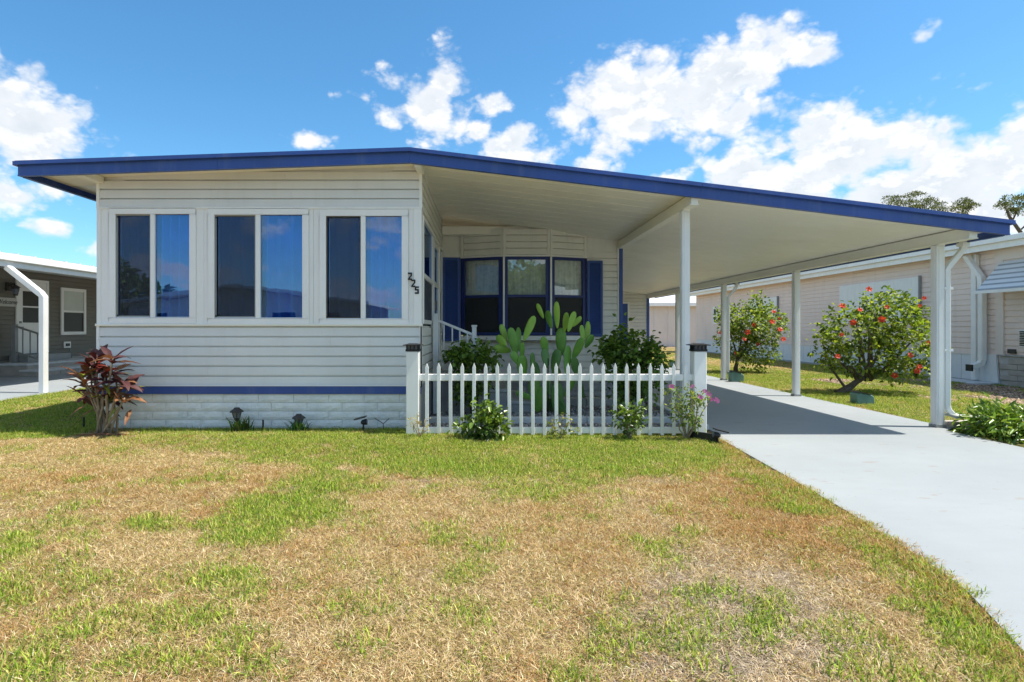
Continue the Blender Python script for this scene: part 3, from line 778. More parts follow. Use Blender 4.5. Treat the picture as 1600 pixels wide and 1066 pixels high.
for k, (a0, a1, b0, b1, yt, yb) in enumerate(wins):
    w = MB()
    X0, X1 = PX(a0, YS), PX(b1, YS); z0, z1 = PZ(yb, YS), PZ(yt, YS)
    fw = .075
    w.fbox(FF, X0-fw, X1+fw, z0-fw*.8, z0, 0, .022); w.fbox(FF, X0-fw, X1+fw, z1, z1+fw, 0, .022)
    w.fbox(FF, X0-fw, X0, z0, z1, 0, .022); w.fbox(FF, X1, X1+fw, z0, z1, 0, .022)
    w.fbox(FF, PX(a1, YS), PX(b0, YS), z0, z1, -.03, .018)
    # step of the track inside the opening
    w.fbox(FF, X0, PX(a1, YS)-.0005, z0, z0+.012, -.03, .008); w.fbox(FF, PX(b0, YS)+.0005, X1, z0, z0+.012, -.03, .008)
    w.fbox(FF, X0-fw-.012, X1+fw+.012, z0-fw*.8-.012, z0-fw*.8-.001, 0, .032)
    lab = ['left', 'middle', 'right'][k]
    win = w.build('window', M['frame'], home, .003)
    # wall panel strips round the unit
    MB().fbox(FF, X0+.01, PX(a1, YS)-.001, z0+.012, z1, -.026, -.022).build('pane', M['glass_dark'], win)
    MB().fbox(FF, PX(b0, YS)+.001, X1-.0, z0+.012, z1, -.010, -.006).build('pane', M['glass'], win)
    MB().fbox(FF, X0+.03, PX(a1, YS)-.002, z0+.013, z1-.010, -.006, -.004).build('insect_screen', M['screen'], win)
    MB().frame(FF, X0+.002, PX(a1, YS)-.001, z0+.012, z1-.001, .014, -.008, .002).build('screen_frame', M['bronze'] if k == 2 else M['greyrail'], win)
    for cz in (z0+.03, z1-.03): MB().fbox(FF, X0+.006, X0+.022, cz-.008, cz+.008, .0021, .006).build('clip', M['black'], win)
    cx0, cx1 = X0-.03, X1+.03
    xm = PX((a1+b0)/2, YS)
    curtain_mesh(xm+.0, cx1, z0-.04, z1+.04, YS+.135, 4, .085, 5+k).build('curtain', M['curtain'], win, smooth=True)
    curtain_mesh(cx0, xm-.01, z0-.04, z1+.04, YS+.125, 4, .07, 15+k).build('curtain', M['curtain_dark'], win, smooth=True)
# white wall panels between and round the windows (each a sheet with a seam)
edges = []
for (a0, a1, b0, b1, yt, yb) in wins: edges.append((PX(a0, YS)-.075, PX(b1, YS)+.075))
xs = [XL] + [v for e_ in edges for v in e_] + [XR]
for i in range(0, len(xs), 2):
    a, b = xs[i], xs[i+1]
    cuts = [a, b] if i in (0, 6) else [a, (a+b)/2 + (.02 if i == 2 else -.01), b]
    for c0, c1 in zip(cuts[:-1], cuts[1:]):
        m = MB().box(c0+.001, c1-.001, YS-.010, YS+.02, zb+.003, zt+.004)
        if c1-c0 > .1: m.box(c0+.012, c0+.02, YS-.016, YS-.0105, zb+.01, zt)
        m.build('wall_panel', M['panel'], home, .0015)
for (a0, a1, b0, b1, yt, yb), (l, r_) in zip(wins, edges):
    MB().box(l+.001, r_-.001, YS-.010, YS+.02, PZ(yt, YS)+.0755, zt+.004).build('wall_panel', M['panel'], home)
    MB().box(l+.001, r_-.001, YS-.010, YS+.02, zb+.003, PZ(yb, YS)-.0745).build('wall_panel', M['panel'], home)
MB().box(XL-.02, XR+.02, YS-.022, YS-.0105, zt-.012, zt+.014).build('head_trim', M['white'], home, .002)
MB().box(XR-.075, XR+.016, YS-.024, YS+.03, zb+.004, zt-.013).build('corner_post', M['panel'], home, .004)
MB().box(XL-.016, XL+.03, YS-.024, YS+.03, zb+.004, zt-.013).build('corner_post', M['panel'], home, .004)

# house number 225, block digits stepping down the corner panel
def digit(segs, x, z, w, h, t):
    m = MB(); y0, y1 = YS-.034, YS-.0245
    for (x0, z0, x1, z1) in segs:
        if abs(x0-x1) > 1e-6 and abs(z0-z1) > 1e-6:
            p = [(x+x0*w, y0, z+z0*h), (x+x0*w+t*1.15, y0, z+z0*h), (x+x1*w, y0, z+z1*h), (x+x1*w-t*1.15, y0, z+z1*h)]
            m.prism(p, (0, y1-y0, 0))
        elif abs(z0-z1) < 1e-6: m.box(x+x0*w, x+x1*w, y0, y1, z+z0*h-(t if z0 > .3 else 0) + (t/2 if .3 < z0 < .9 else 0), z+z0*h+(0 if z0 > .9 else t if z0 < .3 else t/2))
        else: m.box(x+x0*w-(t if x0 > .5 else 0), x+x0*w+(t if x0 < .5 else 0), y0+.0004, y1, z+min(z0, z1)*h, z+max(z0, z1)*h)
    return m.build('digit', M['black'], num)
num = MB()
num.box(PX(641, YS), PX(652, YS), YS-.0252, YS-.0242, PZ(444, YS), PZ(443, YS))
num = num.build('house_number', M['panel'], home)
TWO = [(0,1,1,1), (1,1,1,.58), (0,.18,1,.58), (0,0,1,0), (0,.80,0,1)]
FIVE = [(0,1,1,1), (0,1,0,.52), (0,.55,1,.55), (1,.55,1,0), (0,0,1,0), (0,.0,0,.18)]
dw, dh, dt = .046, .084, .0165
digit(TWO, PX(638, YS), PZ(438, YS), dw, dh, dt); digit(TWO, PX(643.2, YS), PZ(449, YS), dw, dh, dt); digit(FIVE, PX(648.6, YS), PZ(459.5, YS), dw, dh, dt)
MB().tube([(XR+.012, YS-.03, 1.19), (XR+.012, YS-.03, 1.0), (XR+.014, YS-.03, .5)], .008, 6).build('cable', M['black'], home)

# sunroom side wall, facing the porch --------------------------------
FS = ((XR, 0, 0), (0, 1, 0), (1, 0, 0))             # u runs along +Y
side = MB().fbox(FS, YS+.03, YR, .0, 1.20, -.05, -.019).fbox(FS, YS+.03, YR, 2.50, zceil(XR)+.02, -.05, -.019).build('side_wall', M['siding_side'], home)
A, B = (XR-.004, YS+.022), (XR-.004, YR)
DY0, DY1 = 8.02, 8.92
L = YR - YS - .022
siding(side, A, B, (1, 0), .521, e, 6, M['siding_side'], cut=lambda k, z: [(0, (DY0-.07-A[1])/L), ((DY1+.07-A[1])/L, 1)])
siding(side, A, B, (1, 0), 2.545, .1055, 5, M['siding_side'])
MB().box(XR-.002, XR+.012, YS+.013, 7.97, .03, .519).build('side_skirting', M['step'], home)
MB().fbox(FS, YS+.025, YS+.19, 1.222, 2.545, -.03, .008).build('side_panel', M['panel'], home)
def side_window(y0, y1, z0, z1, zm):
    m = MB(); m.frame(FS, y0, y1, z0, z1, .05, -.03, .02); m.fbox(FS, y0+.05, y1-.05, zm-.03, zm+.03, -.02, .014)
    w = m.build('window', M['frame'], home, .003)
    MB().fbox(FS, y0+.05, y1-.05, z0+.05, zm-.03, -.012, -.008).build('insect_screen', M['door_dark'], w)
    MB().fbox(FS, y0+.05, y1-.05, zm+.03, z1-.05, -.016, -.012).build('pane', M['glass_dark'], w)
side_window(6.66, 7.96, 1.222, 2.50, 1.80)
side_window(9.0, 9.56, 1.10, 2.50, 1.80)
MB().fbox(FS, DY0-.05, DY0, .5, 2.5, -.03, .022).fbox(FS, DY1, DY1+.05, .5, 2.5, -.03, .022).fbox(FS, DY0, DY1, 2.44, 2.5, -.03, .022).build('door_frame', M['frame'], home)
dm = MB(); dm.frame(FS, DY0+.003, DY1-.003, .5, 2.437, .08, -.022, .006); dm.fbox(FS, DY0+.083, DY1-.083, 1.78, 1.85, -.022, .005); dm.fbox(FS, DY0+.083, DY1-.083, .58, 1.2, -.022, .002)
sdoor = dm.build('screen_door', M['frame'], home)
MB().fbox(FS, DY0+.083, DY1-.083, 1.85, 2.357, -.014, -.01).build('pane', M['glass_dark'], sdoor)
MB().fbox(FS, DY0+.083, DY1-.083, 1.2, 1.78, -.014, -.01).build('pane', M['glass_dark'], sdoor)
MB().fbox(FS, DY0+.03, DY0+.055, 1.42, 1.56, .006, .05).build('handle', M['chrome'], sdoor)
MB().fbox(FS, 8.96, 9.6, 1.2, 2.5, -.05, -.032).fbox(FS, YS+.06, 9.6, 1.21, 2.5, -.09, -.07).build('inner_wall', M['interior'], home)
# little canopy light on the side wall
# porch wall ----------------------------------------------------------
FR = ((0, YR, 0), (1, 0, 0), (0, -1, 0))
XH = PX(968, YR)                                    # right-hand corner of the home
bx = [PX(720, YR), PX(785.5, YR), PX(857, YR), PX(916, YR)]    # bay facet ends
pw_ = MB().fbox(FR, XR, bx[0], 0, 2.85, -.05, -.019).fbox(FR, bx[3], XH, 0, 2.75, -.05, -.019).fbox(FR, bx[0], bx[3], 0, 1.0, -.05, -.019).build('porch_wall', M['siding_side'], home)
fy = YR + .004
def spans(*s): return lambda k, z: [((a-XR)/(XH-XR), (b-XR)/(XH-XR)) for a, b in s]
er = .1085
z_bot = .40
lowrows = int((1.0-z_bot)/er)
siding(pw_, (XR, fy), (XH, fy), (0, -1), z_bot, er, 5, M['siding_side'])
zz = z_bot + 5*er
siding(pw_, (XR, fy), (XH, fy), (0, -1), zz, er, 14, M['siding_side'], cut=lambda k, z: spans((XR, bx[0]-.0), (bx[3], XH))(k, z) if z + er < 2.6 else spans((XR, bx[0]), (bx[3], min(XH, RX+(zceil(RX)+.07-z-er)/SR)))(k, z))
MB().box(XH-.01, XH+.05, YR-.03, YR+.06, .0, zceil(XH)-.13).build('corner_trim', M['blue'], home, .004)
MB().box(XH-.04, XH-.011, YR-.022, YR+.0, .3, zceil(XH)-.1).build('corner_trim', M['siding_side'], home, .003)
MB().box(XH-.02, XH+.0, YR+.06, 18.55, 0, zceil(XH)+.02).build('carport_wall', M['siding_side'], home)
rs = MB().box(XR, XH-.01, YR-.0, YR+.04, -.05, .398).build('porch_skirting', M['joint'], home)
blocks(rs, XR+.02, XH-.04, YR-.002, .0, 4, M['step'])
MB().box(XR+.02, PX(880, YR), YR-.19, YR-.012, 2.725, zceil(1.0)+.06).build('header', M['ceiling'], home, .004)
# bay: three facets
BD = .26
Bp = [(bx[0], YR-.012), (bx[1], YR-BD), (bx[2], YR-BD), (bx[3], YR-.012)]
ZW0, ZW1 = 1.055, 2.345
bay = MB()
bay.prism([(Bp[0][0]-.05, YR-.0, ZW0-.085), (Bp[0][0]-.02, Bp[0][1]-.03, ZW0-.085), (Bp[1][0]-.01, Bp[1][1]-.03, ZW0-.085), (Bp[2][0]+.01, Bp[2][1]-.03, ZW0-.085), (Bp[3][0]+.04, Bp[3][1]-.03, ZW0-.085), (Bp[3][0]+.05, YR-.0, ZW0-.085)], (0, 0, .075))
bay = bay.build('bay_window', M['frame'], home, .004)
for k in range(3):
    a, b = Vector(Bp[k]), Vector(Bp[k+1]); r_ = (b-a); Lf = r_.length; r_.normalize(); n_ = Vector((r_.y, -r_.x))
    F = ((a.x, a.y, 0), (r_.x, r_.y, 0), (n_.x, n_.y, 0))
    fr = MB(); fr.frame(F, .03, Lf-.03, ZW0, ZW1, .045, -.04, .012); zm = 1.70
    fr.fbox(F, .075, Lf-.075, zm-.022, zm+.022, -.03, .008)
    sash = fr.build('window_frame', M['bluedark'], bay, .003)
    MB().fbox(F, .075, Lf-.075, zm+.022, ZW1-.045, -.018, -.014).fbox(F, .075, Lf-.075, ZW0+.045, zm-.022, -.026, -.022).build('pane', M['glass_clear'], bay)
    MB().fbox(F, .075, Lf-.075, ZW0+.045, zm-.0225, -.008, -.006).build('insect_screen', M['screen_dense'], bay)
    MB().fbox(F, .02, Lf-.02, zm+.02, ZW1+.02, -.10, -.096).build('lace_curtain', M['lace'], bay)
    bl = MB()
    z = ZW0+.03
    while z < zm+.02:
        bl.fbox(F, .05, Lf-.05, z, z+.017, -.11, -.104); z += .023
    stuff(bl.build('blind', M['curtain_dark'], bay))
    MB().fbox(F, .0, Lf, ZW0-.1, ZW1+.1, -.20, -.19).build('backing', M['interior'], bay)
    # siding panel over the facet, framed by battens
    MB().fbox(F, .0, Lf, ZW1+.03, 2.80, -.06, -.027).build('bay_wall', M['siding_side'], bay)
    for j in range(4):
        MB().sweep(lap(ZW1+.035+j*er, er), (a.x+r_.x*.05-n_.x*.012, a.y+r_.y*.05-n_.y*.012), (b.x-r_.x*.05-n_.x*.012, b.y-r_.y*.05-n_.y*.012), (n_.x, n_.y)).build('siding_board', M['siding_side'], bay)
    MB().fbox(F, .0, .048, ZW1+.03, 2.81, -.012, .012).build('batten', M['siding_side'], bay)
    MB().fbox(F, Lf-.048, Lf, ZW1+.03, 2.81, -.012, .012).build('batten', M['siding_side'], bay)
    MB().fbox(F, -.0, Lf, ZW1+.003, ZW1+.028, -.02, .02).build('head_trim', M['frame'], bay)
    MB().fbox(F, -.004 if k else .0, .026, ZW0, ZW1, -.03, .016).build('mullion', M['frame'] if k else M['bluedark'], bay)
    if k == 2: MB().fbox(F, Lf-.026, Lf+.0, ZW0, ZW1, -.03, .016).build('mullion', M['bluedark'], bay)
    else: MB().fbox(F, Lf-.026, Lf-.0045, ZW0, ZW1, -.03, .016).build('mullion', M['bluedark'], bay)
# louvred shutters
def shutter(x0, x1, z0, z1):
    m = MB().frame(FR, x0, x1, z0, z1, .04, .017, .05).fbox(FR, x0+.04, x1-.04, z0+.04, z1-.04, .017, .022)
    s = m.build('shutter', M['blue'], home, .003)
    n = int((z1-z0-.08)/.036); p = None
    for k in range(n):
        z = z0+.045+k*(z1-z0-.09)/n; c = ((x0+x1)/2, YR-.034, z+.015)
        if p is None:
            y0 = YR-.045
            p = MB().prism([(x0+.041, y0, z), (x0+.041, y0+.005, z), (x0+.041, y0+.021, z+.028), (x0+.041, y0+.016, z+.030)], (x1-x0-.082, 0, 0)).build('slat', M['blue'], s)
            zc = WORLD[p].z - z
        else: again(p, (WORLD[p].x, WORLD[p].y, z+zc))
shutter(PX(692, YR), PX(719, YR), PZ(533, YR), PZ(403, YR))
shutter(PX(917, YR), PX(941, YR), PZ(526, YR), PZ(408, YR))

# storage room closing the carport -------------------------------------
YSH = 18.59; XS1 = 5.30
shed = MB().box(XH-.0, XS1-.02, YSH+.02, YSH+.1, 0, zceil(XS1)+.05).build('storage_wall', M['siding_side'], home)
stuff_b = siding(shed, (XH+.01, YSH+.004), (XS1-.05, YSH+.004), (0, -1), .1, .1143, 20, M['siding_side'], joined=True)
MB().box(XS1-.06, XS1+.02, YSH-.04, YSH+.1, 0, zceil(XS1)-.12).build('corner_trim', M['blue'], home)
dX1 = PX(980, YSH); FH = ((0, YSH, 0), (1, 0, 0), (0, -1, 0))
sd_ = MB().fbox(FH, dX1-.86, dX1, .06, 1.97, .02, .05).build('storage_door', M['blue'], home)
MB().fbox(FH, dX1+.002, dX1+.06, .06, 2.03, .018, .07).fbox(FH, dX1-.92, dX1, 1.972, 2.03, .018, .07).build('door_frame', M['frame'], sd_)
MB().lathe((dX1-.8, YSH-.08, 1.0), [(.012, -.02), (.03, -.01), (.03, .015), (.01, .03)], 8).build('handle', M['chrome'], sd_)

# carport posts with the eave downspouts --------------------------------
PY = [6.67, 9.72, 12.68, 15.75]
def post(x, y, z1, w=.095):
    m = MB().box(x-w/2, x+w/2, y-w/2, y+w/2, .013, z1)
    m.box(x-w/2-.006, x-w/2-.0005, y-w*.28, y+w*.28, .02, z1-.02); m.box(x-w*.28, x+w*.28, y-w/2-.006, y-w/2-.0005, .02, z1-.02)
    p = m.build('carport_post', M['post'], home, .004)
    b = MB().box(x-w/2-.012, x+w/2+.012, y-w/2-.012, y+w/2+.012, .0125, .045).build('base_bracket', M['greyrail'], p)
    for dx, dz in ((-.012, -.07), (.016, -.03)):
        MB().tube([(x+dx, y-w/2-.012, z1+.1+dz), (x+dx, y-w/2-.022, z1+.1+dz)], .007, 6).build('bolt', M['black'], p)
    # saddle plate over the beam
    MB().box(x-w*.42, x+w*.42, y-w/2-.016, y-w/2-.009, z1-.01, z1+.115).build('saddle', M['post'], p)
    return p
for y in PY: post(5.295, y, zceil(5.295)-.14)
post(XB, YS, zceil(XB)-.14, .088)
def downspout(y, xp):
    w, h = .075, .055; ze = ztop(XE1)-.17; xd = xp + .092; yd = y-.02
    pts = [(XE1-.06, yd, ze+.03), (XE1-.06, yd, ze-.05), (XE1-.09, yd, ze-.10), (xd+.06, yd, ze-.22), (xd, yd, ze-.30), (xd, yd, .26), (xd+.01, yd-.01, .21), (xd+.045, yd-.03, .16), (xd+.09, yd-.06, .14)]
    d = MB().rectbar(pts, w*.9, h, (0.25, 1, 0)).build('downspout', M['vinyl'], home, .006)
    MB().box(xd-.05, xd+.05, yd-.035, yd-.028, 1.62, 1.65).build('strap', M['vinyl'], d)
    MB().box(xd-.05, xd+.05, yd-.035, yd-.028, .9, .93).build('strap', M['vinyl'], d)
    MB().box(XE1-.10, XE1-.02, yd-.05, yd+.05, ze-.03, ze+.01).build('outlet', M['vinyl'], d)
downspout(PY[0]-.0, 5.295); downspout(PY[2]-.0, 5.295)

# ------------------------------------------------------------------ steps and rail at the porch door
st = thing('porch_steps', 'grey block steps up to the sunroom door behind the picket fence', 'steps', (-.3, 8.3, 0))
for k, (x1, z) in enumerate(((-.05, .50), (.28, .34), (.6, .18))):
    x0 = XR+.025 if k == 0 else (-.05, .28)[k-1]+.002
    MB().box(x0, x1, 7.75, 9.1, .0, z-.045).build('riser', M['step'], st)
    MB().box(x0, x1+.02, 7.73, 9.12, z-.044, z).build('tread', M['concrete'], st, .006)
rl = thing('handrail', 'white metal handrail with thin balusters at the sunroom door steps', 'handrail', (-.4, 7.7, 0))
ra, rb = Vector(P(682, 500, 7.66)), Vector(P(741, 524, 7.66))
MB().box(ra.x-.045, ra.x+.03, 7.62, 7.70, .02, PZ(490, 7.66)).build('post', M['rail'], rl, .005)
MB().box(rb.x-.03, rb.x+.03, 7.63, 7.69, .02, PZ(511, 7.66)).box(rb.x-.038, rb.x+.038, 7.622, 7.698, PZ(511, 7.66)+.001, PZ(508, 7.66)).build('post', M['rail'], rl, .005)
MB().rectbar([ra, rb], .04, .035, (0, 1, 0)).build('rail', M['rail'], rl, .004)
lo = Vector((0, 0, -.52)); MB().rectbar([ra+lo, rb+lo], .03, .03, (0, 1, 0)).build('rail', M['rail'], rl, .004)
for t in (.2, .42, .62, .82):
    q = ra.lerp(rb, t); MB().box(q.x-.009, q.x+.009, 7.65, 7.67, q.z-.51, q.z-.015).build('baluster', M['rail'], rl)

# bed edging
cb = thing('concrete_curb', 'pale concrete curb lining the gravel bed right behind the picket fence', 'curb', (.9, 6.6, 0))
for x0 in np.arange(-.7, 2.3, .64): MB().box(x0, x0+.632, 6.86, 6.97, 0, .09).build('curb_block', M['curb'], cb, .008)
c2 = thing('bed_border', 'low grey block border across the gravel bed under the bay window', 'border', (.9, 8.5, 0))
for x0 in np.arange(.62, 2.3, .43): MB().box(x0, x0+.422, 8.40, 8.58, 0, .13).build('border_block', M['concrete'], c2, .008)
c3 = thing('edge_curb', 'pale concrete curb along the carport side of the gravel bed', 'curb', (2.5, 7.8, 0))
for y0 in (6.5, 7.1, 7.7, 8.3, 8.9): MB().box(2.44, 2.545, y0, y0+.592, .0, .07).build('curb_block', M['curb'], c3, .008)

# ------------------------------------------------------------------ picket fence
YP = 6.10
pf = thing('picket_fence', 'low white vinyl picket fence with pointed pickets before the gravel bed', 'fence', (.7, YP, 0))
FP = ((0, YP, 0), (1, 0, 0), (0, -1, 0))
for (y0, y1) in ((595, 584.6), (677, 667.5)):
    xa, xm, xb = PX(655, YP), PX(872, YP), PX(1083, YP)
    for a, b in ((xa, xm-.0015), (xm+.0015, xb)): MB().fbox(FP, a, b, PZ(y0, YP), PZ(y1, YP), -.022, .022).build('rail', M['vinyl'], pf, .005)
m = MB(); w = .0185; zt_, zb_ = PZ(567, YP), PZ(679.5, YP); zs = zt_-.05
prof = [(-w, zb_), (w, zb_), (w, zs), (0, zt_), (-w, zs)]
m.prism([(a, YP-.034, z) for a, z in prof], (0, .0115, 0))
pk = m.build('picket', M['vinyl'], pf, .0025); first = True
n = 23
for k in range(n):
    x = PX(667.5 + k*18.28, YP)
    if first: pk.location.x = x; WORLD[pk].x = x; attach(pk, pf); first = False
    else: again(pk, (x, WORLD[pk].y, WORLD[pk].z + random.uniform(-.003, .003)), rot=(0, random.uniform(-.006, .006), 0))
def fence_post(px_):
    x = PX(px_, YP); w = .067
    p = MB().box(x-w, x+w, YP-w, YP+w, -.03, PZ(549, YP)).build('post', M['vinyl'], pf, .006)
    cap = MB(); z = PZ(549, YP)+.001
    cap.box(x-.072, x+.072, YP-.072, YP+.072, z, z+.022)
    cap.prism([(x-.098, YP-.098, z+.062), (x+.098, YP-.098, z+.062), (x+.098, YP+.098, z+.062), (x-.098, YP+.098, z+.062)], (0, 0, .008))
    cap.add([(x-.098, YP-.098, z+.0705), (x+.098, YP-.098, z+.0705), (x+.098, YP+.098, z+.0705), (x-.098, YP+.098, z+.0705), (x-.05, YP-.05, z+.082), (x+.05, YP-.05, z+.082), (x+.05, YP+.05, z+.082), (x-.05, YP+.05, z+.082)], [(0,1,5,4),(1,2,6,5),(2,3,7,6),(3,0,4,7),(4,5,6,7)])
    c = cap.build('post_cap', M['black'], p)
    b = MB()
    for t in (-.06, -.02, .02, .06):
        for sx in (-1, 1): b.box(x+t-.006, x+t+.006, YP+sx*.062-.005, YP+sx*.062+.005, z+.022, z+.062); b.box(x+sx*.062-.005, x+sx*.062+.005, YP+t-.006, YP+t+.006, z+.022, z+.062)
    b.build('cap_bar', M['black'], p)
    MB().box(x-.05, x+.05, YP-.05, YP+.05, z+.022, z+.061).build('cap_lens', M['chrome'], p)
    MB().box(x-.045, x+.045, YP-.045, YP+.045, z+.0825, z+.086).build('solar_panel', M['chrome'], p)
fence_post(645.5); fence_post(1091)
# ------------------------------------------------------------------ taupe neighbour on the left
XN = -12.2
nb = thing('neighbour_home', 'taupe sided home with white roof edge and door beside the neighbouring drive', 'house', (XN, 15, 0))
FN = ((XN, 0, 0), (0, 1, 0), (1, 0, 0))
MB().box(XN-6, XN-.02, 8, 26, -.05, 2.9).build('wall', M['taupe'], nb)
siding(nb, (XN-.018, 8), (XN-.018, 26), (1, 0), .35, .115, 22, M['taupe'], joined=True)
sk = MB().box(XN-.05, XN-.012, 8, 26, -.05, .345).build('skirting', M['brickpale'], nb)
ro = MB()
ro.prism([(-8.62, 9.0, 2.40), (-8.62, 9.0, 2.50), (XN-3, 9.0, 3.02), (XN-3, 9.0, 2.92)], (0, 17, 0))
ro = ro.build('roof', M['roof'], nb)
MB().box(-8.60, -8.57, 8.98, 26.05, 2.27, 2.50).box(-8.568, -8.50, 8.97, 26.05, 2.38, 2.50).build('gutter', M['white'], ro, .006)
rb_ = MB()
for y in np.arange(9.2, 26, .4): rb_.prism([(-8.58, y, 2.508), (-8.58, y, 2.535), (XN-2, y, 2.93), (XN-2, y, 2.905)], (0, .035, 0))
stuff(rb_.build('roof_rib', M['roof'], ro))
MB().lathe((-8.95, 17.2, 2.5), [(.07, 0), (.07, .12), (.1, .12), (.1, .16)], 8).build('roof_vent', M['black'], nb)
# gooseneck post under the eave
gp = MB()
y = 10.2; xo = PX(68, y); zk = PZ(462, y)
gp.rectbar([(xo, y, .0), (xo, y, zk-.02), (xo-.05, y, zk+.035), (-8.60, y, 2.27)], .12, .10, (0, 1, 0))
gp.build('gooseneck_post', M['post'], nb, .012)
# door and window in that wall
def nY(x): return XN*FPX/(x-VX)
y0, y1 = nY(24), nY(75)
df = MB(); df.fbox(FN, y0, y0+.07, .5, 2.48, 0, .03); df.fbox(FN, y1-.07, y1, .5, 2.48, 0, .03); df.fbox(FN, y0+.07, y1-.07, 2.41, 2.48, 0, .03)
door = MB(); door.frame(FN, y0+.072, y1-.072, .5, 2.405, .14, 0, .018).fbox(FN, y0+.212, y1-.212, .64, 1.32, 0, .016).fbox(FN, y0+.212, y1-.212, 1.72, 1.76, 0, .016).fbox(FN, y0+.212, y1-.212, 2.15, 2.265, 0, .016)
door = door.build('door', M['frame'], nb, .004)
df.build('door_frame', M['frame'], door)
MB().fbox(FN, y0+.212, y1-.212, 1.76, 2.15, .004, .008).fbox(FN, y0+.212, y1-.212, 1.32, 1.72, .004, .008).build('pane', M['black'], door)
MB().fbox(FN, y0+.10, y0+.15, 1.30, 1.35, .018, .05).fbox(FN, y0+.09, y0+.20, 1.17, 1.21, .018, .06).build('handle', M['greyrail'], door)
y0, y1 = nY(94), nY(133)
wf = MB().frame(FN, y0, y1, .98, 2.34, .09, 0, .04).fbox(FN, y0+.09, y1-.09, 1.63, 1.69, 0, .03).build('window', M['frame'], nb, .004)
MB().fbox(FN, y0+.09, y1-.09, 1.07, 1.63, .006, .010).build('pane', M['black'], wf)
MB().fbox(FN, y0+.09, y1-.09, 1.69, 2.25, .006, .010).build('blind', M['blind'], wf)
yo = nY(104); MB().fbox(FN, yo-.13, yo+.13, .60, .78, 0, .03).build('outlet_box', M['frame'], nb)
MB().fbox(FN, yo-.07, yo+.07, .65, .73, .031, .05).build('outlet', M['black'], nb)
MB().tube([(XN+.05, yo+.05, .60), (XN+.07, yo+.1, .35), (XN+.06, yo+.15, .15)], .012, 5).build('cable', M['greyrail'], nb)
# wall lantern and name board left of the door
yl = nY(12); lm = MB()
lm.box(XN+.01, XN+.05, yl-.08, yl+.08, 2.12, 2.34); lm.tube([(XN+.05, yl, 2.26), (XN+.16, yl, 2.32), (XN+.2, yl, 2.24)], .02, 6)
lm.lathe((XN+.2, yl, 2.0), [(.05, 0), (.09, .2), (.12, .21), (.03, .27)], 6)
lan = lm.build('wall_lantern', M['bronze'], nb)
MB().lathe((XN+.2, yl, 2.03), [(.056, 0), (.088, .14)], 6).build('lamp_glass', M['chrome'], lan)
ysn = nY(9); sg = MB().fbox(FN, ysn-.27, ysn+.27, 1.72, 1.95, .012, .035).build('name_board', M['sign'], nb, .006)
cu = bpy.data.curves.new('lettering', 'FONT'); cu.body = 'Welcome'; cu.size = .155; cu.align_x = 'CENTER'; cu.align_y = 'CENTER'; cu.extrude = .002; cu.shear = .25
tmp = bpy.data.objects.new('lettering', cu); lme = bpy.data.meshes.new_from_object(tmp); bpy.data.objects.remove(tmp)
lme.materials.clear(); lme.materials.append(M['black'])
place('lettering', lme, (XN+.0375, ysn, 1.835), sg, (R(90), 0, R(90)))
ns = thing('neighbour_steps', 'two tier pale block steps at the door of the taupe home', 'steps', (XN+.8, 15.2, 0))
for (xa, xb, z0, z1, ya, yb) in ((XN+.03, XN+.95, 0, .30, 13.9, 17.0), (XN+.952, XN+1.45, 0, .16, 13.7, 17.4)):
    MB().box(xa, xb, ya, yb, z0, z1-.05).build('riser', M['brickpale'], ns)
    MB().box(xa, xb+.03, ya-.03, yb+.03, z1-.049, z1).build('tread', M['curb'], ns, .006)
    for t in np.arange(ya, yb-.3, .62):
        MB().box(xb+.001, xb+.012, t+.02, t+.60, z0+.015, z1-.06).build('block', M['brickpale'], ns)
MB().fbox(FN, 14.5, 16.0, .302, .48, .02, .5).build('landing', M['greyrail'], ns)
nr = thing('neighbour_handrail', 'grey metal step rail in front of the white door of the taupe home', 'handrail', (XN+.7, 14.5, .3))
q0, q1 = Vector((XN+.25, 14.42, 1.22)), Vector((XN+1.0, 14.42, .98))
MB().box(q0.x-.06, q0.x+.03, 14.37, 14.47, .301, 1.27).build('post', M['greyrail'], nr)
MB().box(q1.x-.03, q1.x+.03, 14.39, 14.45, .17, 1.02).build('post', M['greyrail'], nr)
MB().rectbar([q0, q1], .05, .04, (0, 1, 0)).rectbar([q0-Vector((0,0,.65)), q1-Vector((0,0,.65))], .04, .04, (0, 1, 0)).build('rail', M['greyrail'], nr)
for t in (.25, .5, .75):
    q = q0.lerp(q1, t); MB().box(q.x-.012, q.x+.012, 14.41, 14.43, q.z-.64, q.z-.02).build('baluster', M['greyrail'], nr)
ur = thing('garden_urn', 'brown urn against the taupe wall behind the sunroom corner', 'urn', (-8.05, 11.4, 0))
MB().lathe((-9.25, 13.5, .012), [(.10, 0), (.14, .05), (.20, .35), (.18, .5), (.12, .6), (.15, .66)], 14).build('bowl', M['bark'], ur, smooth=True)

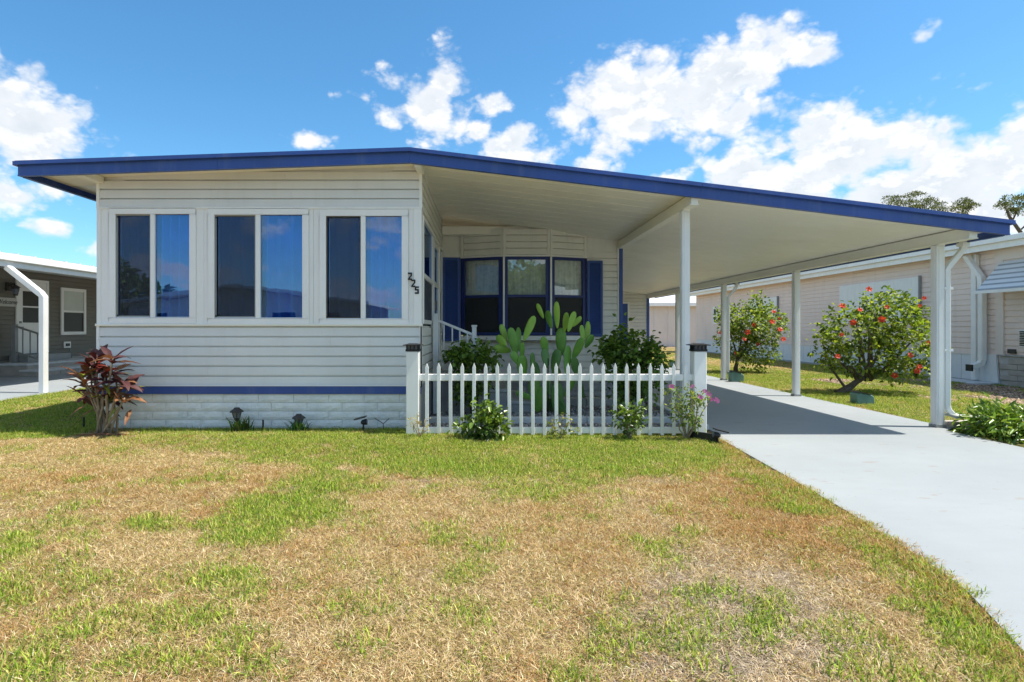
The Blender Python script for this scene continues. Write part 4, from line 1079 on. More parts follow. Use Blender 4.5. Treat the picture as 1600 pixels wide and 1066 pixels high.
# ------------------------------------------------------------------ pale pink neighbour on the right
XP = 10.55
pk_ = thing('pink_home', 'long pale pink sided home with white skirting across the side lawn', 'house', (XP, 20, 0))
FPk = ((XP, 0, 0), (0, -1, 0), (-1, 0, 0))          # u = -Y
yA, yB = 9.0, 28.6
yC = 11.78                                         # corner of the recessed porch
MB().box(XP+.02, XP+7, yC, yB, -.05, 2.9).build('wall', M['pinkwall'], pk_)
siding(pk_, (XP+.018, yC), (XP+.018, yB), (-1, 0), .62, .118, 20, M['pinkwall'], joined=True)
MB().box(XP+.03, XP+7, yA, yC-.02, .45, 2.8).build('porch_wall', M['pinkwall'], pk_)
siding(pk_, (XP+.028, yA), (XP+.028, yC-.06), (-1, 0), .70, .118, 18, M['pinkwall'], joined=True)
def hY(x): return XP*FPX/(x-VX)
skk = MB().box(XP+.03, XP+.06, yC, yB, -.05, .60).build('skirting', M['skirt'], pk_)
kk_ = None
for y in np.arange(yC+.02, yB-.4, .42):
    if kk_ is None:
        kk_ = MB().box(XP+.012, XP+.029, y, y+.405, .06, .60).build('skirting_panel', M['skirt'], skk)
    else: again(kk_, (WORLD[kk_].x, y+.2025, WORLD[kk_].z))
MB().box(XP-.0, XP+.05, yC, yB, .60, .622).build('base_trim', M['pinktrim'], pk_)
MB().box(XP-.03, XP+.04, yC, yB, -.05, .055).build('footing', M['concrete'], pk_)
# roof with deep white fascia
rf = MB().prism([(XP-.30, yA, 2.84), (XP-.30, yA, 2.98), (XP+4, yA, 3.55), (XP+8, yA, 2.98), (XP+8, yA, 2.84)], (0, yB-yA+.3, 0)).build('roof', M['roof'], pk_)
MB().box(XP-.33, XP-.302, yA, yB+.3, 2.76, 2.99).build('fascia', M['white'], rf)
MB().box(XP-.40, XP-.331, yA, yB+.3, 2.88, 2.985).build('gutter', M['white'], rf, .006)
MB().box(XP-.30, XP+.02, yA, yB+.2, 2.80, 2.835).build('soffit', M['pinktrim'], pk_)
MB().box(XP-.02, XP+.03, yA, yC, 2.56, 2.80).build('header', M['pinktrim'], pk_)
# storm panels over two windows, with a shallow frame
def storm(xa, xb, z0, z1):
    ya, yb = hY(xa), hY(xb); u0, u1 = -max(ya, yb), -min(ya, yb)
    p = MB().fbox(FPk, u0, u1, z0, z1, .005, .05).build('storm_panel', M['white'], pk_, .006)
    n = int((u1-u0)/.12)
    for k in range(n):
        u = u0 + .03 + k*(u1-u0-.06)/n
        MB().fbox(FPk, u, u+.05, z0+.02, z1-.02, .0505, .0535).build('rib', M['white'], p)
    MB().fbox(FPk, u1+.002, u1+.04, z0-.03, z1+.03, .0, .06).build('panel_track', M['greyrail'], pk_)
storm(1314, 1438, 1.30, 2.42); storm(1172, 1216, 1.30, 2.30)
ya = hY(1118); wq = MB().frame(FPk, -ya-.25, -ya+.25, 1.35, 2.15, .1, 0, .03).fbox(FPk, -ya-.15, -ya+.15, 1.70, 1.80, 0, .025).build('window', M['frame'], pk_)
MB().fbox(FPk, -ya-.15, -ya+.15, 1.45, 1.70, .004, .008).fbox(FPk, -ya-.15, -ya+.15, 1.80, 2.05, .004, .008).build('pane', M['black'], wq)
# flat downpipe and the larger boxed leader
for (x, w_, m_) in ((1527.5, .125, 'white'),):
    y = hY(x); MB().box(XP-.10, XP-.006, y-w_/2, y+w_/2, .06, 2.75).build('downspout', M[m_], pk_, .008)
y = hY(1542)
MB().rectbar([(XP-.2, y+.28, 2.74), (XP-.14, y+.25, 2.6), (XP-.10, y+.02, 2.25), (XP-.10, y, 1.9), (XP-.10, y, .5), (XP-.12, y+.02, .42), (XP-.26, y+.10, .34)], .115, .11, (0, 1, 0)).build('leader', M['white'], pk_, .01)
MB().box(XP-.30, XP-.262, y+.03, y+.18, .26, .40).build('leader_mouth', M['black'], pk_)
MB().prism([(XP-.03, y+.22, .0), (XP-.03, y-.30, .0), (XP-.03, y-.24, .62), (XP-.03, y+.22, .62)], (.04, 0, 0)).build('corner_skirt', M['skirt'], pk_)
MB().box(XP-.55, XP-.04, y-.35, y+.9, .0, .05).build('splash_pad', M['curb'], pk_, .01)
y = hY(1562.5)
MB().box(XP-.02, XP+.06, y-.09, y+.09, .62, 2.56).build('porch_column', M['pinktrim'], pk_, .005)
bb_ = MB().box(XP+.02, XP+.08, yA, yC-.08, -.05, .60).build('brick_base', M['joint'], pk_)
z = .0; r_ = 0
proto = None
while z < .56:
    yy = yC-.10-(.0 if r_ % 2 else .2)
    while yy-.40 > yA:
        if proto is None: proto = MB().box(XP-.012, XP+.018, yy-.395, yy, z, z+.105).build('brick', M['brickpale'], bb_, .006)
        else: again(proto, (WORLD[proto].x, yy-.1975, z+.0525))
        yy -= .40
    z += .112; r_ += 1
MB().box(XP-.03, XP+.02, yA, yC-.1, .605, .63).build('ledge', M['concrete'], pk_)
# striped awning
aw = thing('window_awning', 'slatted pale and dark striped awning on the pink home', 'awning', (XP, 10.6, 2.4))
y0a, y1a = 9.2, hY(1566)+.02
ns_ = 18
for k in range(ns_):
    t0, t1 = k/ns_, (k+.92)/ns_
    a = (XP-.0-.52*t0, 2.52-.60*t0); b = (XP-.52*t1, 2.52-.60*t1)
    MB().prism([(a[0], y0a, a[1]), (b[0], y0a, b[1]), (b[0], y0a, b[1]+.012), (a[0], y0a, a[1]+.018)], (0, y1a-y0a, 0)).build('slat', M['awn_dark'] if k % 3 == 2 else M['skirt'], aw)
MB().box(XP-.56, XP-.522, y0a, y1a, 1.87, 1.93).build('edge_bar', M['white'], aw)
MB().tube([(XP-.0, y1a-.04, 1.93), (XP-.53, y1a-.04, 1.925)], .012, 6).build('arm', M['white'], aw)
ac = thing('air_conditioner', 'white window air conditioner low on the pink porch wall', 'air conditioner', (XP-.1, 11.1, 1.0))
ya = hY(1598); cab = MB().box(XP-.14, XP+.02, ya-.50, ya-.06, .80, 1.14).build('cabinet', M['frame'], ac, .01)
gr = MB()
for k in range(9): gr.box(XP-.152, XP-.141, ya-.47, ya-.09, .83+k*.033, .85+k*.033)
gr.build('grille', M['black'], ac)
ya = hY(1581); MB().box(XP-.02, XP+.02, ya-.08, ya+.08, .66, .75).build('vent_box', M['bronze'], pk_)

# house beyond, seen through the carport
fh = thing('far_house', 'pale low house with white roof at the back beyond the carport', 'house', (14, 36, 0))
MB().box(9.5, 19, 36, 46, -.05, 2.62).build('wall', M['pinktrim'], fh)
for x in np.arange(9.7, 18.8, .9): MB().box(x, x+.03, 35.97, 35.998, 0, 2.58).build('seam', M['skirt'], fh)
fr_ = MB().prism([(9.2, 35.6, 2.62), (19.3, 35.6, 2.62), (19.3, 41, 3.9), (9.2, 41, 3.9)], (0, 0, .12)).build('roof', M['roof'], fh)
MB().box(9.2, 19.3, 35.50, 35.59, 2.55, 2.76).build('gutter', M['white'], fr_)

# houses and trees across the street (behind the viewer; the windows mirror them)
oh = thing('street_house', 'pale gabled home across the street mirrored in the sunroom windows', 'house', (-13.5, -19, 0))
MB().prism([(-19.5, -18, -.05), (-7, -18, -.05), (-7, -18, 2.5), (-13.5, -18, 3.35), (-19.5, -18, 2.5)], (0, -9, 0)).build('wall', M['siding'], oh)
MB().prism([(-20.2, -17.3, 2.42), (-13.5, -17.3, 3.38), (-6.3, -17.3, 2.42), (-6.3, -17.3, 2.60), (-13.5, -17.3, 3.56), (-20.2, -17.3, 2.60)], (0, -10.5, 0)).build('roof', M['beam'], oh)
for x in (-18, -15, -11, -8.6):
    w_ = MB().box(x-.7, x+.7, -17.99, -17.94, .9, 2.1).build('window', M['frame'], oh)
    MB().box(x-.6, x+.6, -17.935, -17.925, 1.0, 2.0).build('pane', M['black'], w_)
oh2 = thing('street_house', 'low white home with long eave across the street', 'house', (3, -20, 0))
MB().box(-4, 12, -28, -19, -.05, 2.6).build('wall', M['siding'], oh2)
MB().prism([(-4.6, -18.4, 2.55), (12.6, -18.4, 2.55), (12.6, -23.5, 3.4), (-4.6, -23.5, 3.4)], (0, 0, .14)).build('roof', M['roof'], oh2)
for x in (-2, 2, 6.5, 10):
    w_ = MB().box(x-.8, x+.8, -18.99, -18.94, .9, 2.1).build('window', M['frame'], oh2)
    MB().box(x-.7, x+.7, -18.935, -18.925, 1.0, 2.0).build('pane', M['black'], w_)

# ------------------------------------------------------------------ plants
def ell_points(n, c, r, shell=.55, zsq=None):
    d = rng.normal(0, 1, (n, 3)); d /= np.linalg.norm(d, axis=1, keepdims=True)
    rad = (shell + (1-shell)*rng.random((n, 1)))**.7
    return np.array(c) + d*rad*np.array(r), d

def bush(name, label, cat, base, lobes, nleaf, size, pal, stems, wood='bark', leafm='leaf', width=.55, group=None, jitter=.7, shell=.45, stem_r=.012, weights=None, droop=.4):
    t = thing(name, label, cat, base, group)
    tot = sum(l[1][0]*l[1][1]*l[1][2] for l in lobes)
    VV, FF_, CC = [], [], []; o = 0
    for c, r in lobes:
        n = max(12, int(nleaf*r[0]*r[1]*r[2]/tot))
        # leaves sit on twigs: groups of five to nine round a twig end
        nt = max(3, n//7); tp, td = ell_points(nt, c, r, shell)
        pos = np.repeat(tp, 7, 0) + rng.normal(0, size*.75, (nt*7, 3)); out = np.repeat(td, 7, 0)
        pos[:, 2] = np.maximum(pos[:, 2], base[2] + .03)
        cc = tint(nt*7, pal, .24, weights)
        V, F, C = leaves(pos, out, size, width, cc, jitter=jitter, droop=droop)
        VV.append(V); FF_.append(F+o); CC.append(C); o += len(V)
    stuff(np_mesh('foliage', np.concatenate(VV), np.concatenate(FF_), np.concatenate(CC), M[leafm], t))
    for (pts, r0) in stems:
        k = len(pts); MB().tube(pts, [r0*(1-.6*i/(k-1)) for i in range(k)], 7).build('branch' if r0 < stem_r*1.5 else 'trunk', M[wood], t, smooth=True)
    return t
def limb(a, b, n=5, wob=.04):
    a, b = Vector(a), Vector(b); return [a.lerp(b, i/(n-1)) + (Vector((random.uniform(-wob, wob), random.uniform(-wob, wob), 0)) if 0 < i < n-1 else Vector()) for i in range(n)]

G_HIB = [(.13,.19,.025),(.19,.26,.03),(.26,.32,.04),(.08,.12,.02),(.36,.38,.055)]
G_DARK = [(.14,.24,.045),(.18,.29,.05),(.23,.35,.065),(.08,.14,.03)]
G_LIME = [(.14,.22,.03),(.19,.27,.04),(.08,.14,.02),(.24,.29,.06)]

def hibiscus_flower(name, p, facing, r, mat_, parent):
    f = Vector(facing).normalized(); u = f.orthogonal().normalized(); v = f.cross(u)
    m = MB(); p = Vector(p)
    ph = random.uniform(0, 6.28)
    for k in range(5):
        a = ph + k*2*PI/5; d = u*math.cos(a) + v*math.sin(a); s_ = f.cross(d)
        b = p - f*r*.25; c1 = p + d*r*.55 + f*r*.12; tip = p + d*r + f*r*random.uniform(-.15, .2)
        m.add([tuple(b), tuple(c1+s_*r*.42), tuple(tip+s_*r*.25), tuple(tip-s_*r*.25), tuple(c1-s_*r*.42), tuple(c1-f*r*.06)], [(0,5,1),(5,2,1),(5,3,2),(5,4,3),(0,4,5)])
    fl = m.build(name, M[mat_], parent)
    MB().tube([p-f*r*.2, p+f*r*.8], [r*.06, r*.10], 5).build('stamen', M['yellow'], fl)
    return fl

# near hibiscus ------------------------------------------------------
def hib(name, label, base, lobes, nleaf, stems, flowers, Y, pal, rf_):
    t = bush(name, label, 'hibiscus', base, lobes, nleaf, .075, pal, stems, jitter=.75, width=.68)
    for (x, y) in flowers:
        q = Vector(P(x, y, Y)); q.y = Y - random.uniform(.25, .8)
        q = Vector(P(x, y, q.y))
        hibiscus_flower('flower', q, (-.35+random.uniform(-.5, .4), -1, .35+random.uniform(-.3, .4)), rf_*random.uniform(.6, 1.2), 'red', t)
    return t
YH = 10.2
b0 = P(1308, 617, YH); b0 = (b0[0], YH, -.02)
L1 = [(P(1330, 520, YH), (.55, .6, .42)), (P(1390, 500, YH), (.55, .6, .48)), (P(1420, 540, YH-.2), (.42, .55, .5)), (P(1350, 560, YH), (.7, .6, .3)), (P(1400, 575, YH), (.5, .5, .22)), (P(1365, 478, YH), (.36, .4, .25)), (P(1296, 545, YH), (.25, .4, .32)), (P(1425, 480, YH), (.25, .35, .2)), (P(1345, 470, YH), (.08, .1, .18)), (P(1397, 462, YH), (.07, .1, .16))]
fork = Vector(P(1352, 590, YH))
st1 = [(limb(b0, fork, 5, .02), .085)]
for q in ((1300, 540), (1325, 505), (1345, 490), (1375, 480), (1400, 510), (1430, 530), (1420, 570), (1360, 540), (1315, 570)):
    st1.append((limb(fork - Vector((random.uniform(-.1, .2), 0, .05)), Vector(P(*q, YH)) + Vector((0, random.uniform(-.4, .4), 0)), 5, .05), .03))
st1.append((limb(Vector(b0)+Vector((.25, .05, 0)), P(1290, 560, YH), 5, .04), .03))
hib('hibiscus_shrub', 'large red flowering hibiscus leaning on a bent trunk nearest the carport posts', b0, L1, 3700, st1,
    [(1358,452),(1386,480),(1333,504),(1378,499),(1315,523),(1344,484),(1437,478),(1444,466),(1309,557),(1423,555),(1398,587),(1437,573),(1433,580),(1450,537),(1316,478)], YH, G_HIB, .050)
YH2 = 14.9
b1 = P(1150, 583, YH2); b1 = (b1[0], YH2, -.02)
L2 = [(P(1165, 505, YH2), (.62, .6, .55)), (P(1195, 510, YH2), (.5, .6, .55)), (P(1150, 535, YH2), (.5, .5, .5)), (P(1185, 550, YH2), (.5, .5, .35)), (P(1180, 480, YH2), (.3, .3, .32)), (P(1140, 500, YH2), (.35, .4, .35)), (P(1126, 497, YH2), (.12, .2, .2)), (P(1186, 466, YH2), (.1, .1, .2)), (P(1175, 570, YH2), (.35, .3, .15))]
st2 = [(limb(b1, P(1152, 558, YH2), 4, .02), .07)] + [(limb(P(1152, 560, YH2), P(*q, YH2), 4, .04), .03) for q in ((1135, 510), (1160, 490), (1185, 500), (1200, 530), (1170, 540))]
hib('hibiscus_shrub', 'upright orange red flowering hibiscus behind the third carport post', b1, L2, 3900, st2,
    [(1178,508),(1168,519),(1163,530),(1184,538),(1150,552),(1125,520),(1218,498),(1209,487),(1207,503),(1219,515),(1224,530)], YH2, G_HIB, .066)

# prickly pear ---------------------------------------------------------
YCt = 7.75
pc = thing('prickly_pear', 'tall prickly pear cactus with broad green pads behind the picket fence', 'cactus', (PX(858, YCt), YCt, 0))
PADS = [(655,93,75,-25,32,2),(705,140,88,-20,45,1),(747,115,122,0,38,2),(795,155,92,5,36,2),(828,152,98,20,42,2),(858,152,62,42,32,2),(592,190,122,22,48,2),(452,215,84,-18,38,2),(440,258,66,-50,44,2),(445,305,88,-78,52,2),(505,262,128,-12,55,1),(535,250,112,5,40,1),(555,325,98,-6,36,1),(520,357,76,-38,50,1),(770,265,132,0,66,1),(863,302,112,28,50,1),(890,222,86,-6,32,2),(918,215,112,10,42,2),(925,262,70,30,42,1),(680,290,92,-10,46,1),(685,355,92,-8,46,0),(740,372,112,10,62,0),(805,365,132,8,56,1),(612,380,92,-5,36,0),(555,412,122,-5,66,1),(630,422,84,-20,52,0),(850,402,92,-15,50,0),
 (622,530,118,4,72,1),(692,500,92,-8,52,0),(565,562,80,-70,40,1),(655,585,120,18,84,1),(818,515,95,28,50,1),(882,525,100,-25,46,0),(742,480,130,2,66,0),(748,580,150,0,74,0),(700,630,90,0,66,0),(770,640,100,0,60,0)]
padm = None
def pad_mesh():
    m = MB(); nu, nv = 12, 7; vs = [(0, 0, -.5)]
    for j in range(1, nv):
        a = PI*j/nv; z = -math.cos(a)*.5; r = (math.sin(a)**.9)*.5*(.58+.46*(z+.5)); 
        for i in range(nu): vs.append((r*math.cos(2*PI*i/nu), r*math.sin(2*PI*i/nu), z))
    vs.append((0, 0, .5)); fs = [(0, 1+(i+1) % nu, 1+i) for i in range(nu)]
    for j in range(nv-2):
        for i in range(nu): a = 1+j*nu; fs.append((a+i, a+(i+1) % nu, a+nu+(i+1) % nu, a+nu+i))
    a = 1+(nv-2)*nu; fs += [(a+i, a+(i+1) % nu, len(vs)-1) for i in range(nu)]
    m.add(vs, fs); return m
pads = {}
for i, (cx, cy, L_, ang, w_, age) in enumerate(PADS):
    s = 1/3.556*YCt/FPX
    Yp = YCt + random.uniform(-.16, .16)
    loc = P(660+cx/3.556, 460+cy/3.556, Yp)
    rot = (random.uniform(-.2, .2), R(ang), random.uniform(-.75, .75))
    sc = (w_*s*1.14, max(.028, w_*s*.28), L_*s*1.24)
    if age not in pads:
        o = pad_mesh().build('cactus_pad', M[('pad_old', 'pad', 'pad_young')[age]], None, smooth=True, recentre=False); o.location = loc; o.rotation_euler = rot; o.scale = sc; WORLD[o] = Vector(loc); attach(o, pc); pads[age] = o
    else: again(pads[age], loc, rot, sc, pc)
MB().tube([(PX(868, YCt), YCt, -.02), (PX(868, YCt), YCt+.02, .25), (PX(868, YCt), YCt, .5)], [.06, .055, .045], 9).build('trunk', M['cane'], pc, smooth=True)

# the two dark shrubs in the bed
Yb = 7.45
bush('bed_shrub', 'dark leafy shrub by the white handrail behind the picket fence', 'shrub', (PX(735, Yb), Yb, 0),
     [(P(735, 553, Yb), (.30, .28, .14)), (P(715, 556, Yb), (.18, .25, .13)), (P(757, 558, Yb), (.18, .2, .12)), (P(738, 590, Yb), (.24, .2, .2)), (P(728, 615, Yb), (.16, .2, .12)), (P(752, 602, Yb), (.12, .15, .12))], 1300, .062, G_DARK,
     [(limb((PX(740, Yb), Yb, -.02), P(*q, Yb), 4, .03), .014) for q in ((735, 560), (712, 565), (760, 560), (730, 600), (748, 580))], width=.75, shell=.3)
Yb = 7.6
bush('bed_shrub', 'dark leafy shrub beside the wooden stake right of the cactus', 'shrub', (PX(990, Yb), Yb, 0),
     [(P(985, 545, Yb), (.40, .35, .2)), (P(955, 550, Yb), (.2, .25, .15)), (P(1018, 560, Yb), (.22, .25, .17)), (P(968, 525, Yb), (.10, .1, .13)), (P(990, 585, Yb), (.36, .3, .22)), (P(975, 615, Yb), (.26, .2, .14)), (P(1010, 605, Yb), (.18, .2, .15)), (P(1032, 575, Yb), (.08, .12, .12)), (P(970, 518, Yb), (.05, .05, .1))], 2300, .068, G_DARK,
     [(limb((PX(990, Yb), Yb, -.02), P(*q, Yb), 4, .03), .016) for q in ((985, 550), (955, 555), (1020, 565), (975, 605), (1005, 590), (968, 520))], width=.72, shell=.3)
sk_ = thing('wooden_stake', 'raw tan wooden stake standing at the dark shrub behind the fence', 'stake', (PX(981, 7.0), 7.0, 0))
MB().box(PX(978.3, 7.0), PX(983.5, 7.0), 6.98, 7.02, -.02, PZ(590, 7.0)).build('shaft', M['stake'], sk_, .003)
pr = thing('cactus_prop', 'thin black rod propping the cactus behind the fence', 'rod', (PX(856, 7.3), 7.3, 0))
MB().tube([(PX(856, 7.3), 7.3, -.01), (PX(856.5, 7.3), 7.3, PZ(560, 7.3))], .008, 6).build('shaft', M['black'], pr)

# plants along the front of the fence
Yq = 5.86
def gz(x, y): return float(lawn_z(np.array([x]), np.array([y]))[0])
def front(px_): return (PX(px_, Yq), Yq, gz(PX(px_, Yq), Yq))
bush('fence_shrub', 'bright green rounded shrub growing at the left of the fence front', 'shrub', front(757),
     [(P(757, 662, Yq), (.22, .18, .17)), (P(738, 670, Yq), (.14, .15, .13)), (P(776, 668, Yq), (.14, .15, .14)), (P(752, 643, Yq), (.10, .1, .09)), (P(768, 648, Yq), (.09, .1, .08))], 620, .062, G_LIME[:3]+[(.06,.11,.02)],
     [(limb(front(757), P(*q, Yq), 4, .02), .010) for q in ((745, 650), (765, 640), (775, 660), (738, 665))], 'cane', 'glossleaf', width=.6, shell=.2)
Yq = 5.90
bush('fence_shrub', 'small green shrub on a short stem at the right of the fence front', 'shrub', front(984),
     [(P(985, 648, Yq), (.15, .14, .09)), (P(975, 655, Yq), (.10, .1, .07)), (P(998, 652, Yq), (.09, .1, .07)), (P(984, 668, Yq), (.10, .1, .06))], 330, .050, G_LIME[:3]+[(.06,.11,.02)],
     [(limb(front(984), P(*q, Yq), 4, .015), .014) for q in ((984, 650), (975, 648), (994, 648))], 'cane', 'glossleaf', width=.6, shell=.2)
bush('fence_sapling', 'sparse pale seedling with thin stems at the middle of the fence front', 'seedling', front(874),
     [(P(866, 668, Yq), (.07, .06, .08)), (P(880, 655, Yq), (.05, .05, .08)), (P(892, 665, Yq), (.05, .05, .09)), (P(872, 672, Yq), (.09, .06, .04))], 78, .042, [(.22,.25,.04),(.16,.2,.03),(.3,.28,.07)],
     [(limb(front(874), P(*q, Yq), 4, .01), .006) for q in ((862, 655), (880, 648), (893, 658))], 'cane', 'glossleaf', width=.6, shell=.1)
bush('dry_twig', 'dried yellow twiggy plant at the foot of the left fence post', 'plant', front(654),
     [(P(648, 664, Yq), (.06, .05, .06)), (P(662, 668, Yq), (.05, .05, .06)), (P(655, 655, Yq), (.04, .04, .05))], 44, .032, [(.42,.33,.10),(.5,.42,.18),(.35,.24,.10)],
     [(limb(front(655), P(*q, Yq), 4, .015), .007) for q in ((645, 660), (652, 648), (664, 655), (668, 668))], 'cane', width=.45, shell=.1)
vb = front(1073)
vt = bush('vinca_plant', 'leggy pink flowering plant in front of the right fence post', 'plant', vb,
     [(P(1054, 618, Yq), (.05, .06, .09)), (P(1062, 632, Yq), (.08, .08, .08)), (P(1085, 625, Yq), (.11, .1, .09)), (P(1078, 610, Yq), (.07, .07, .06)), (P(1100, 625, Yq), (.08, .07, .05)), (P(1052, 655, Yq), (.06, .06, .04)), (P(1080, 650, Yq), (.12, .1, .08)), (P(1090, 660, Yq), (.06, .06, .05)), (P(1062, 645, Yq), (.06, .06, .06)), (P(1049, 607, Yq), (.03, .03, .05))], 460, .045, G_LIME+[(.3,.3,.08)],
     [(limb(vb, P(*q, Yq), 5, .02), .010) for q in ((1050, 608), (1062, 625), (1080, 610), (1098, 622), (1108, 628), (1085, 630), (1055, 655))], 'cane', width=.42, shell=.1)
for (x, y) in ((1048, 603), (1051, 604), (1082, 604), (1104, 614), (1096, 621), (1118, 624), (1121, 627), (1111, 624), (1101, 611), (1109, 617), (1093, 619)):
    q = Vector(P(x, y, Yq-.08)); m = MB()
    for k in range(5):
        a = k*1.2566+random.random(); d = Vector((math.cos(a), -.25, math.sin(a))); s_ = Vector((-math.sin(a), 0, math.cos(a))); r0 = .021
        m.add([tuple(q), tuple(q+d*r0*.8+s_*r0*.5), tuple(q+d*r0*1.1), tuple(q+d*r0*.8-s_*r0*.5)], [(0, 1, 2, 3)])
    m.build('flower', M['pink'], vt)

# ti plant ------------------------------------------------------------
Yt = 6.12
tb = Vector((PX(168, Yt), Yt, .03))
ti = thing('ti_plant', 'dark red leaved ti plant with bronze and lime leaves at the sunroom corner', 'plant', tuple(tb))
tips = [((176, 560), 9, 'ti_maroon'), ((150, 562), 8, 'ti_maroon'), ((142, 585), 9, 'ti_red'), ((165, 588), 9, 'ti_maroon'), ((190, 596), 8, 'ti_maroon'), ((152, 610), 9, 'ti_bronze'), ((183, 612), 8, 'ti_bronze'), ((132, 600), 7, 'ti_bronze'), ((146, 628), 7, 'ti_bronze'), ((200, 606), 6, 'ti_maroon'), ((172, 622), 8, 'ti_lime'), ((140, 572), 5, 'ti_red'), ((128, 588), 6, 'ti_bronze'), ((158, 578), 7, 'ti_red'), ((195, 622), 7, 'ti_bronze'), ((136, 616), 7, 'ti_red'), ((160, 636), 6, 'ti_lime'), ((178, 580), 6, 'ti_maroon')]
def lance(p, d, L_, w_, m_, droop):
    d = Vector(d).normalized(); s_ = d.cross(Vector((0, 0, 1)));
    s_ = s_.normalized() if s_.length > .05 else Vector((1, 0, 0)); 
    s_ = (Matrix.Rotation(random.uniform(-.5, .5), 3, d) @ s_); nr_ = s_.cross(d); m = MB(); vs = []
    prof = [(0, .18), (.18, .55), (.42, 1), (.7, .78), (.9, .35), (1, .03)]
    for t, ww in prof:
        c = p + d*L_*t - Vector((0, 0, 1))*droop*L_*t*t
        vs += [tuple(c + s_*w_*ww*.5 + nr_*w_*ww*.16), tuple(c), tuple(c - s_*w_*ww*.5 + nr_*w_*ww*.16)]
    fs = [(i*3+k, i*3+k+1, i*3+k+4, i*3+k+3) for i in range(len(prof)-1) for k in (0, 1)]
    m.add(vs, fs); return m.build('leaf', M[m_], ti, smooth=True)
for (q, n, m_) in tips:
    Y_ = Yt + random.uniform(-.16, .14); e_ = Vector(P(*q, Y_)); base_ = tb + Vector((random.uniform(-.10, .10), random.uniform(-.06, .06), -.03))
    MB().tube(limb(base_, e_, 5, .02), [.014, .013, .012, .010, .008], 6).build('cane', M['cane'], ti, smooth=True)
    for k in range(n):
        a = k*2.4 + random.random()*.6; up_ = random.uniform(0, 1.1)
        mm = m_ if random.random() < .68 else random.choice(['ti_maroon', 'ti_bronze', 'ti_bronze', 'ti_lime', 'ti_maroon'])
        lance(e_ - Vector((0, 0, random.uniform(0, .06))), (math.cos(a), math.sin(a)*.8, up_), random.uniform(.19, .30), random.uniform(.065, .09), mm, random.uniform(.15, .6))
for (q, c) in (((137, 633), 'ti_bronze'), ((205, 640), 'ti_bronze'), ((160, 600), 'ti_lime'), ((186, 635), 'ti_lime'), ((150, 640), 'ti_bronze'), ((172, 602), 'ti_red')):
    lance(Vector(P(*q, Yt-.1)), (random.uniform(-1, 1), -.5, -.2), .17, .05, c, .5)
lb = MB()
for k in range(5): a = k*1.3; lb.tube([(tb.x-.15+.09*k-.1, Yt-.12, .045), (tb.x-.05+.09*k, Yt-.14+.03*math.sin(a), .055)], [.004, .012], 5)
lb.build('dry_litter', M['ti_bronze'], ti)

# little lamps and stakes along the sunroom wall
def lantern(px_, py_, Y, lab):
    x, _, z0 = P(px_, 670, Y); z = PZ(py_, Y); t = thing('solar_lantern', lab, 'garden lamp', (x, Y, .02), 'solar lanterns along the sunroom wall')
    MB().tube([(x, Y, -.02), (x, Y, z-.14)], .010, 6).build('stake', M['black'], t)
    MB().lathe((x, Y, z-.15), [(.020, 0), (.034, .03), (.030, .035)], 8).build('base', M['bronze'], t)
    g = MB().lathe((x, Y, z-.114), [(.030, 0), (.046, .065)], 8).build('glass', M['chrome'], t)
    cg = MB()
    for k in range(4): a = k*PI/2+.4; cg.tube([(x+.031*math.cos(a), Y+.031*math.sin(a), z-.114), (x+.048*math.cos(a), Y+.048*math.sin(a), z-.048)], .005, 4)
    cg.build('cage', M['bronze'], t)
    MB().lathe((x, Y, z-.048), [(.078, 0), (.075, .008), (.035, .036), (.03, .048), (.012, .05)], 8).build('cap', M['bronze'], t)
    return t
lantern(370, 637, 6.30, 'dark solar lantern in grass tuft nearer the red leaved plant')
lantern(467, 647, 6.30, 'dark solar lantern in grass tuft nearer the small spotlight')
def solar_spot(x, y, z, s, lab, name='solar_spotlight'):
    t = thing(name, lab, 'spotlight', (x, y, 0))
    MB().tube([(x, y, -.02), (x+.006*s, y, z-.05)], .010, 6).build('stake', M['black'], t)
    MB().prism([(x-.09*s, y-.05, z+.0), (x+.035*s, y-.05, z+.03), (x+.035*s, y-.05, z+.042), (x-.09*s, y-.05, z+.012)], (0, .10, 0)).build('solar_panel', M['black'], t)
    MB().tube([(x+.045*s, y, z-.022), (x-.0*s, y, z-.03), (x-.02*s, y, z-.032)], [.034, .03, .016], 8).build('head', M['black'], t)
    MB().tube([(x+.047*s, y, z-.0215), (x+.049*s, y, z-.0213)], .028, 8).build('lens', M['chrome'], t)
solar_spot(PX(567, 6.3), 6.3, PZ(656, 6.3), 1, 'small black solar spotlight by the block skirting')
solar_spot(PX(1122, 5.72), 5.72, PZ(676, 5.72), -1, 'black solar spotlight at the drive corner beside the fence post')
bs = thing('black_stake', 'short black peg standing by the block skirting between two lanterns', 'stake', (PX(411, 6.35), 6.35, 0))
MB().tube([(PX(411, 6.35), 6.35, -.02), (PX(411, 6.35), 6.35, PZ(656, 6.35))], .010, 7).build('shaft', M['black'], bs)
b2 = thing('black_stake', 'short black peg in the shaded lawn beside the red leaved plant', 'stake', (PX(131, 6.5), 6.5, 0))
MB().tube([(PX(131, 6.5), 6.5, -.02), (PX(131, 6.5), 6.5, PZ(652, 6.5))], .010, 7).build('shaft', M['black'], b2)
tw = thing('forked_twig', 'bare forked twig by the block skirting near the fence', 'twig', (PX(599, 6.35), 6.35, 0))
MB().tube([P(599, 672, 6.35), P(599, 662, 6.35), P(585, 653, 6.35)], [.006, .006, .004], 5).tube([P(599, 662, 6.35), P(608, 654, 6.35)], [.005, .004], 5).build('branch', M['bark'], tw)
ed = thing('lawn_edging', 'length of black plastic edging at the drive corner under the pink flowers', 'edging', (PX(1100, 5.8), 5.8, 0))
